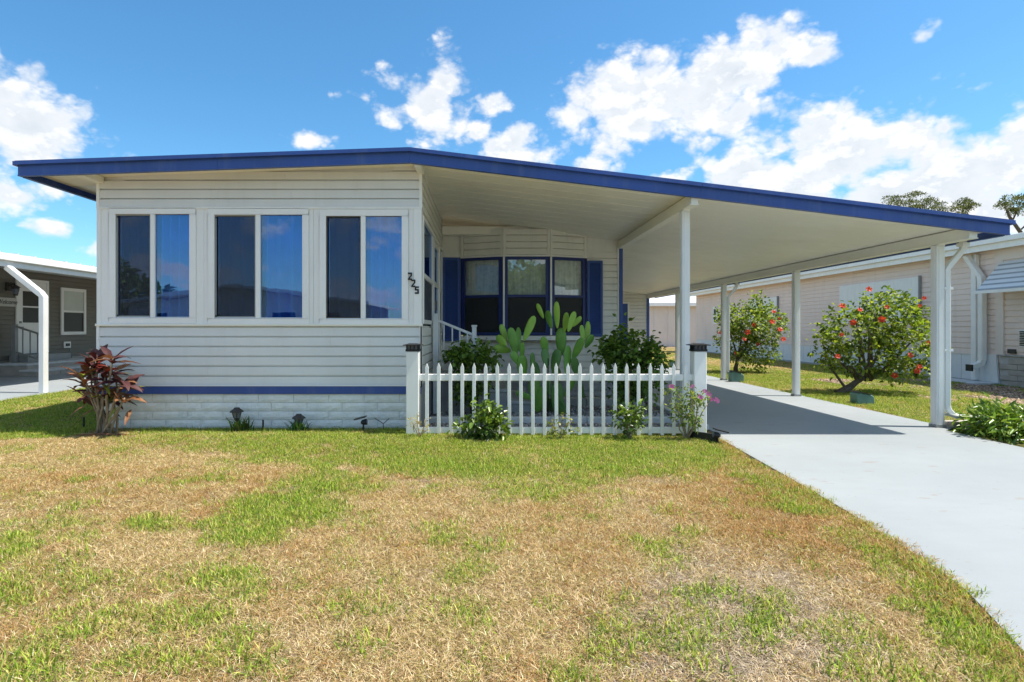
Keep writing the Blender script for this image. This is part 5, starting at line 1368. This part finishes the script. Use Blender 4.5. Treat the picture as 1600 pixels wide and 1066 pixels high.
ea, eb = (PX(1078, 5.95), 5.95), (PX(1121, 5.74), 5.74)
MB().rectbar([(ea[0], ea[1], .045), ((ea[0]+eb[0])/2, (ea[1]+eb[1])/2-.01, .05), (eb[0], eb[1], .045)], .10, .025, (0, 0, 1)).build('strip', M['black'], ed, .004)

dl = thing('dry_leaf', 'curled dry leaf lying on the shaded edge of the drive', 'leaf', (PX(1148, 6.25), 6.25, .013))
q = Vector((PX(1324, 6.25), 6.25, .014)); q = Vector(P(1324, 676, 6.35)); q.z = .014
MB().add([(q.x-.05, q.y, q.z), (q.x-.01, q.y-.02, q.z+.02), (q.x+.05, q.y, q.z+.03), (q.x, q.y+.03, q.z+.004)], [(0, 1, 2, 3)]).build('blade', M['bark'], dl)
# utility boxes by the posts
def util_box(px_, py_, Y, w_, h_, lab):
    x = PX(px_, Y); t = thing('valve_box', lab, 'utility box', (x, Y, 0))
    MB().prism([(x-w_/2, Y-.09, -.02), (x+w_/2, Y-.09, -.02), (x+w_*.5, Y-.09, h_*.62), (x+w_*.35, Y-.09, h_*.8), (x-w_*.35, Y-.09, h_), (x-w_*.5, Y-.09, h_*.9)], (0, .18, 0)).build('body', M['teal'], t, .012)
    MB().prism([(x-w_*.44, Y-.11, h_*1.01), (x+w_*.30, Y-.11, h_*.83), (x+w_*.32, Y-.11, h_*.87), (x-w_*.40, Y-.11, h_*1.07)], (0, .22, 0)).build('lid', M['bronze'], t)
util_box(1347, 631, 8.75, .27, .19, 'low green utility box on the lawn under the near hibiscus')
util_box(1150, 596, 12.35, .27, .24, 'low green utility box on the lawn by the third carport post')
util_box(1053, 575, 16.8, .22, .22, 'small dark utility box far back beside the last carport post')
# boards under the near downspout
sp = thing('splash_block', 'weathered board and stone block under the near downspout', 'splash block', (5.6, 6.6, 0))
MB().box(5.42, 5.92, 6.60, 6.78, .0, .075).build('stone', M['brickpale'], sp, .01)
MB().prism([(5.36, 6.48, .145), (5.95, 6.36, .11), (5.98, 6.56, .11), (5.39, 6.70, .145)], (0, 0, .028)).build('board', M['board'], sp, .004)
MB().box(5.44, 5.80, 6.40, 6.52, .0, .10).build('stone', M['brickpale'], sp, .01)
# low leafy clump at the right edge
Yg = 6.0
gc = [((5.50+.22*i, 6.06-.06*i+.1*(i % 2), .13), (.28, .32, .16)) for i in range(6)] + [((5.45, 6.2, .13), (.2, .25, .17)), ((5.42, 5.9, .10), (.16, .2, .13)), ((5.8, 5.62, .12), (.4, .25, .15)), ((6.3, 5.5, .12), (.4, .25, .15))]
bush('leafy_clump', 'low bright green leafy clump at the drive edge by the near downspout', 'plant', (5.9, 6.0, 0), gc, 4200, .085, [(.15,.25,.035),(.2,.31,.05),(.10,.18,.025),(.28,.36,.06)], [(limb((5.8+.1*i, 6.0, -.02), (5.6+.25*i, 6.0, .2), 3, .02), .010) for i in range(4)], 'stem', 'glossleaf', width=.34, shell=.35, jitter=.5)

# tufts round the lanterns
def tuft(px_, Y, n, h, lab):
    x = PX(px_, Y); t = thing('grass_tuft', lab, 'grass tuft', (x, Y, 0), 'grass tufts along the sunroom wall'); V, F, C = [], [], []; o = 0
    for k in range(n):
        a = rng.uniform(0, 6.28); ln = h*rng.uniform(.6, 1.2); dx, dy = math.cos(a)*rng.uniform(.2, .8), math.sin(a)*rng.uniform(.1, .5)
        b = np.array([x+rng.normal(0, .05), Y+rng.normal(0, .03), -.01]); s_ = np.array([-math.sin(a), math.cos(a), 0])*.008
        pts = [b+np.array([dx*ln*tt**1.5, dy*ln*tt**1.5, ln*tt*(1-.25*tt)]) for tt in (0, .35, .7, 1)]
        for p_, w_ in zip(pts, (1, .9, .6, .1)): V += [p_-s_*w_, p_+s_*w_]
        F += [(o, o+1, o+3, o+2), (o+2, o+3, o+5, o+4), (o+4, o+5, o+7, o+6)]; C += [(.07*rng.uniform(.6, 1.5), .13*rng.uniform(.7, 1.4), .035)]*3; o += 8
    stuff(np_mesh('blades', V, F, C, M['grass'], t))
tuft(376, 6.27, 110, .24, 'dark strap leaved tuft around the lantern nearer the red leaved plant'); tuft(468, 6.27, 90, .21, 'dark strap leaved tuft around the lantern nearer the spotlight')

# ------------------------------------------------------------------ far trees
G_PINE = [(.09,.11,.04),(.14,.15,.055),(.19,.20,.07),(.06,.075,.035)]
def pine(base, puffs, trunk, limbs, lab, n=22, size=.22):
    t = thing('pine_tree', lab, 'tree', base)
    Vs, Fs, Cs = [], [], []; o = 0
    for c, r in puffs:
        nn = int(n*10*r[0]*r[1]) + 12; d = rng.normal(0, 1, (nn, 3)); d /= np.linalg.norm(d, axis=1, keepdims=True); d[:, 2] = np.abs(d[:, 2])*.9 - .25
        pos = np.array(c) + d*np.array(r)*rng.random((nn, 1))**.4
        V, F, C = leaves(pos, d, size, .32, tint(nn, G_PINE, .2), jitter=.6, droop=.1); Vs.append(V); Fs.append(F+o); Cs.append(C); o += len(V)
    stuff(np_mesh('crown', np.concatenate(Vs), np.concatenate(Fs), np.concatenate(Cs), M['needle'], t))
    MB().tube(trunk[0], trunk[1], 8).build('trunk', M['bark'], t, smooth=True)
    for pts in limbs: MB().tube(pts, [.075-.045*i/(len(pts)-1) for i in range(len(pts))], 6).build('limb', M['bark'], t, smooth=True)
YPn = 62.0
pts_ = [(1392,313),(1402,310),(1408,322),(1417,312),(1428,318),(1437,309),(1447,322),(1455,314),(1464,320),(1470,328),(1440,330),(1425,327)]
pf1 = [(P(x+random.uniform(-7, 7), y+random.uniform(-6, 7), YPn+random.uniform(-3, 3)), (random.uniform(.35, .75), random.uniform(.4, .8), random.uniform(.25, .45))) for x, y in pts_ for _ in range(4)]
bt = (PX(1437, YPn), YPn, 0)
pine(bt, pf1, ([bt, (bt[0]+.4, YPn, 7), P(1440, 338, YPn), P(1437, 322, YPn)], [.34, .28, .2, .08]), [[P(1440, 345, YPn), P(1420, 332, YPn), P(1400, 318, YPn)], [P(1440, 345, YPn), P(1458, 332, YPn), P(1468, 322, YPn)], [P(1440, 340, YPn), P(1446, 322, YPn)]], 'tall pine whose flat broad crown rises directly above the carport roof edge')
YP2 = 58.0
pts_ = [(1488,328),(1494,320),(1500,334),(1506,314),(1513,325),(1521,319),(1508,330),(1516,316),(1502,322)]
pf2 = [(P(x+random.uniform(-5, 5), y+random.uniform(-5, 6), YP2+random.uniform(-2, 2)), (random.uniform(.3, .55), .5, random.uniform(.22, .38))) for x, y in pts_ for _ in range(3)]
bt = (PX(1502, YP2), YP2, 0)
pine(bt, pf2, ([bt, (bt[0], YP2, 7), P(1502, 345, YP2), P(1506, 320, YP2)], [.3, .24, .16, .06]), [[P(1502, 350, YP2), P(1492, 332, YP2)], [P(1502, 348, YP2), P(1516, 326, YP2)]], 'small crowned pine between the broad pine and the bare limbed pine')
YP3 = 50.0
pts_ = [(1566,318),(1570,312),(1578,324),(1588,326),(1590,312),(1597,308),(1603,318),(1612,312),(1620,325),(1584,332),(1600,330)]
pf3 = [(P(x+random.uniform(-5, 5), y+random.uniform(-6, 6), YP3+random.uniform(-2, 2)), (random.uniform(.28, .5), .5, random.uniform(.22, .4))) for x, y in pts_ for _ in range(3)]
bt = (PX(1600, YP3), YP3, 0)
pine(bt, pf3, ([bt, (bt[0]+.3, YP3, 6), P(1596, 365, YP3), P(1578, 340, YP3), P(1570, 322, YP3)], [.3, .24, .16, .12, .05]), [[P(1592, 362, YP3), P(1610, 345, YP3), P(1616, 320, YP3)], [P(1582, 345, YP3), P(1590, 328, YP3), P(1596, 314, YP3)]], 'bare limbed pine with open crown above the pink home')
# palm seen past the shed
pm = thing('palm_tree', 'bushy palm peeking over the far house beyond the carport', 'tree', (PX(1047, 44), 44, 0))
MB().tube([(PX(1048, 44), 44, 0), (PX(1047, 44), 44, 3.2)], [.22, .16], 8).build('trunk', M['cane'], pm, smooth=True)
for k in range(15):
    a = k*2.4; L_ = 1.7; c = Vector((PX(1047, 44), 44, 3.2)); m = MB(); vs = []
    d = Vector((math.cos(a), math.sin(a), random.uniform(.2, 1.0))); s_ = d.cross(Vector((0, 0, 1))).normalized()
    for t, w_ in ((0, .06), (.3, .28), (.65, .3), (1, .04)):
        p_ = c + d*L_*t - Vector((0, 0, 1))*t*t*.9; vs += [tuple(p_+s_*w_-Vector((0,0,w_*.4))), tuple(p_), tuple(p_-s_*w_-Vector((0,0,w_*.4)))]
    m.add(vs, [(i*3+j, i*3+j+1, i*3+j+4, i*3+j+3) for i in range(3) for j in (0, 1)]); m.build('frond', M['ti_lime'], pm)
# leafy trees behind the street houses, mirrored in the glass
def street_tree(x, y, h, w_, lab):
    t = thing('leafy_tree', lab, 'tree', (x, y, 0), 'trees across the street')
    c = [((x+random.uniform(-.5, .5)*w_, y+random.uniform(-.5, .5)*w_, h*random.uniform(.5, .85)), (w_*.5, w_*.5, h*.22)) for k in range(6)]
    Vs, Fs, Cs = [], [], []; o = 0
    for cc, r in c:
        pos, d = ell_points(420, cc, r, .6); V, F, C = leaves(pos, d, .55, .6, tint(420, G_HIB[:4], .2)); Vs.append(V); Fs.append(F+o); Cs.append(C); o += len(V)
    stuff(np_mesh('crown', np.concatenate(Vs), np.concatenate(Fs), np.concatenate(Cs), M['needle'], t))
    MB().tube([(x, y, -.05), (x, y, h*.7)], [.25, .12], 7).build('trunk', M['bark'], t)
for lab, (x, y, h, w_) in zip(('leafy tree showing between the two homes across the street', 'tallest leafy tree behind the low white home across the street', 'rounded leafy tree behind the long eave across the street', 'small leafy tree nearest the gabled home across the street', 'wide leafy tree at the far end of the low white home', 'leafy tree standing alone beyond the gabled home'), ((-1, -33, 6.5, 5), (5, -36, 8, 6), (11, -34, 7, 6), (-4, -40, 6.5, 5), (17, -38, 8, 7), (-34, -36, 7, 6))): street_tree(x, y, h, w_, lab)

# ------------------------------------------------------------------ grass
def clump_mesh(name, nb, r, h, pal, flat, wid, weights=None, seed=0):
    g = np.random.default_rng(seed); V, F, C = [], [], []; o = 0
    for k in range(nb):
        a = g.uniform(0, 6.28); rr = r*math.sqrt(g.random()); ph = g.uniform(0, 6.28)
        b = np.array([rr*math.cos(a), rr*math.sin(a), -.006]); ln = h*g.uniform(.55, 1.25)
        lean = g.uniform(*flat); d = np.array([math.cos(ph)*math.sin(lean), math.sin(ph)*math.sin(lean), math.cos(lean)])
        bend = g.uniform(.1, .5); w_ = wid*g.uniform(.7, 1.3)
        s_ = np.array([-math.sin(ph), math.cos(ph), g.normal(0, .3)])*w_
        pts = [b, b+d*ln*.5, b+d*ln - np.array([0, 0, ln*bend*.5]) + np.array([math.cos(ph), math.sin(ph), 0])*ln*bend*.3]
        for q in (1, 2): pts[q][2] = max(pts[q][2], .002 + .004*g.random())
        V += [pts[0]-s_*.4, pts[0]+s_*.4, pts[1]-s_*.5, pts[1]+s_*.5, pts[2]]
        c = np.array(pal[g.choice(len(pal), p=weights)])*g.normal(1, .24)
        F += [(o, o+1, o+3), (o, o+3, o+2), (o+2, o+3, o+4)]; C += [np.clip(c*1.12, .004, .95)]*3; o += 5
    return np_mesh(name, V, F, C, M['grass'], None, (0, 0, 0))
P_GREEN = [(.22,.33,.03),(.29,.40,.04),(.15,.24,.025),(.37,.43,.065),(.46,.42,.12),(.08,.13,.02)]
P_YEL = [(.33,.33,.05),(.42,.37,.10),(.25,.29,.04),(.54,.42,.2),(.17,.15,.04)]
P_STRAW = [(.49,.35,.18),(.58,.44,.26),(.37,.24,.11),(.70,.57,.38),(.33,.28,.09),(.22,.14,.07)]
P_BROWN = [(.40,.21,.075),(.48,.27,.11),(.30,.15,.055),(.54,.36,.18),(.30,.26,.065),(.18,.10,.045)]
P_GREY = [(.44,.35,.26),(.33,.25,.18),(.55,.46,.36),(.20,.15,.11)]
bank = bpy.data.collections.new('grass_clumps')          # sources of the one lawn object, not part of the scene
KIND = []
for nm, pal, cnt, nb_, h, flat, wid in (('green', P_GREEN, 4, 50, .041, (.1, 1.0), .0032), ('yellow', P_YEL, 4, 52, .040, (.3, 1.2), .0028), ('straw', P_STRAW, 5, 74, .042, (.7, 1.5), .0019), ('brown', P_BROWN, 4, 66, .042, (.5, 1.42), .0021), ('grey', P_GREY, 4, 66, .042, (.95, 1.52), .0021)):
    ids = []
    for q in range(cnt):
        o = clump_mesh('clump_%02d' % len(bank.objects), nb_, .065, h, pal, flat, wid, None, 100+len(bank.objects))
        col.objects.unlink(o); bank.objects.link(o); ids.append(len(bank.objects)-1)
    KIND.append(ids)
pts = []
def scatter(x0, x1, y0, y1, dens):
    n = int((x1-x0)*(y1-y0)*dens); return np.stack([rng.uniform(x0, x1, n), rng.uniform(y0, y1, n)], 1)
def inview(p, m=.35): return (p[:, 0] > -(VX/FPX)*p[:, 1]-m) & (p[:, 0] < (1600-VX)/FPX*p[:, 1]+m)
near = np.concatenate([scatter(-5, 3, 1.6, 3.4, 900), scatter(-6.5, 3.2, 3.4, 6.52, 720)])
leftl = scatter(-13, -4.3, 6.3, 15, 330)
leftl = leftl[leftl[:, 0] > -7.85 - .0*leftl[:, 1]]
rightl = np.concatenate([scatter(5.4, 11, 6.0, 14, 260), scatter(5.4, 11, 14, 30, 130), scatter(5.4, 20, 30, 40, 30)])
rightl = rightl[~((rightl[:, 0] > 7.3) & (rightl[:, 1] < 13.1) & (rightl[:, 1] > 8.6) & (fbm(rightl[:, 0], rightl[:, 1], 1.0, 77) < .62))]
rightl = rightl[rightl[:, 0] < 10.5]
behind = np.concatenate([scatter(-4.35, -.8, 6.3, 6.48, 220)])
p = np.concatenate([near, leftl, rightl]); p = p[inview(p)]
p = p[~inside_drive(p[:, 0]-np.where(p[:, 1] < 6.2, .06, .03), p[:, 1])]
edgew = drive_left(p[:, 1]) - p[:, 0]
p = p[(p[:, 1] > 6.2) | (edgew > -.035 + .06*fbm(p[:, 0], p[:, 1], .12, 55))]
p = p[~((p[:, 0] > -4.4) & (p[:, 0] < 2.6) & (p[:, 1] > 6.47))]
p = p[~((p[:, 0] > -.72) & (p[:, 0] < 2.6) & (p[:, 1] > 6.2))]
p = p[~((p[:, 0] > -4.4) & (p[:, 0] < -.72) & (p[:, 1] > 6.18) & (rng.random(len(p)) < .1))]
x, y = p[:, 0], p[:, 1]
g = lawn_green(x, y); b = lawn_brown(x, y); gyv = lawn_grey(x, y); u = rng.random(len(p)); u2 = rng.random(len(p)); u3 = rng.random(len(p))
idx = np.zeros(len(p), int); scl = rng.uniform(.75, 1.25, len(p))
kind = np.where(u < g*.60, 0, np.where(u < g*.95, 1, np.where(u2 < gyv, 4, np.where(u3 < b*.9, 3, 2))))
edgew = drive_left(y) - x
edge = (y < 6.2) & (edgew < .16); kind = np.where(edge & (u2 < .75), np.where(u3 < .3, 1, np.where(u3 < .42, 0, 3)), kind)
keep = np.where(kind == 4, rng.random(len(p)) < .8, True)
for k in range(5):
    m_ = kind == k; idx[m_] = np.array(KIND[k])[rng.integers(0, len(KIND[k]), m_.sum())]
scl = np.where((y > 6.2) & (y < 6.5) & (x < -.7), scl*1.45, scl); scl = np.where((kind == 0) & (y < 5.0) & (x > -4.5) & (u3 < .25), scl*1.35, scl)
# isolated clumps far off can be larger, the blades then stay visible
scl = np.where(y > 8, scl*1.35, scl)
z = lawn_z(x, y); z = np.where(inside_nbdrive(x, y), -.2, z)
x, y, z, idx, scl = x[keep], y[keep], z[keep], idx[keep], scl[keep]
me = bpy.data.meshes.new('grass'); me.vertices.add(len(x)); me.vertices.foreach_set('co', np.stack([x, y, z], 1).astype(np.float32).ravel())
for nm, ty, arr in (('idx', 'INT', idx.astype(np.int32)), ('scl', 'FLOAT', scl.astype(np.float32)), ('yaw', 'FLOAT', rng.uniform(0, 6.28, len(x)).astype(np.float32))):
    a = me.attributes.new(nm, ty, 'POINT'); a.data.foreach_set('value', arr)
me.update()
grass = stuff(place('grass', me, (0, 0, 0)))
ng = bpy.data.node_groups.new('lawn_blades', 'GeometryNodeTree')
ng.interface.new_socket('Geometry', in_out='INPUT', socket_type='NodeSocketGeometry'); ng.interface.new_socket('Geometry', in_out='OUTPUT', socket_type='NodeSocketGeometry')
N = ng.nodes.new; gi = N('NodeGroupInput'); go = N('NodeGroupOutput')
mp_ = N('GeometryNodeMeshToPoints'); iop = N('GeometryNodeInstanceOnPoints'); ci = N('GeometryNodeCollectionInfo')
ci.inputs['Collection'].default_value = bank; ci.inputs['Separate Children'].default_value = True; ci.inputs['Reset Children'].default_value = True
def named(n, t): q = N('GeometryNodeInputNamedAttribute'); q.data_type = t; q.inputs[0].default_value = n; return q.outputs[0]
cxz = N('ShaderNodeCombineXYZ'); lk = ng.links.new
lk(named('yaw', 'FLOAT'), cxz.inputs[2])
lk(gi.outputs[0], mp_.inputs[0]); lk(mp_.outputs[0], iop.inputs['Points']); lk(ci.outputs[0], iop.inputs['Instance'])
iop.inputs['Pick Instance'].default_value = True
lk(named('idx', 'INT'), iop.inputs['Instance Index']); lk(cxz.outputs[0], iop.inputs['Rotation']); lk(named('scl', 'FLOAT'), iop.inputs['Scale'])
lk(iop.outputs[0], go.inputs[0])
md = grass.modifiers.new('blades', 'NODES'); md.node_group = ng
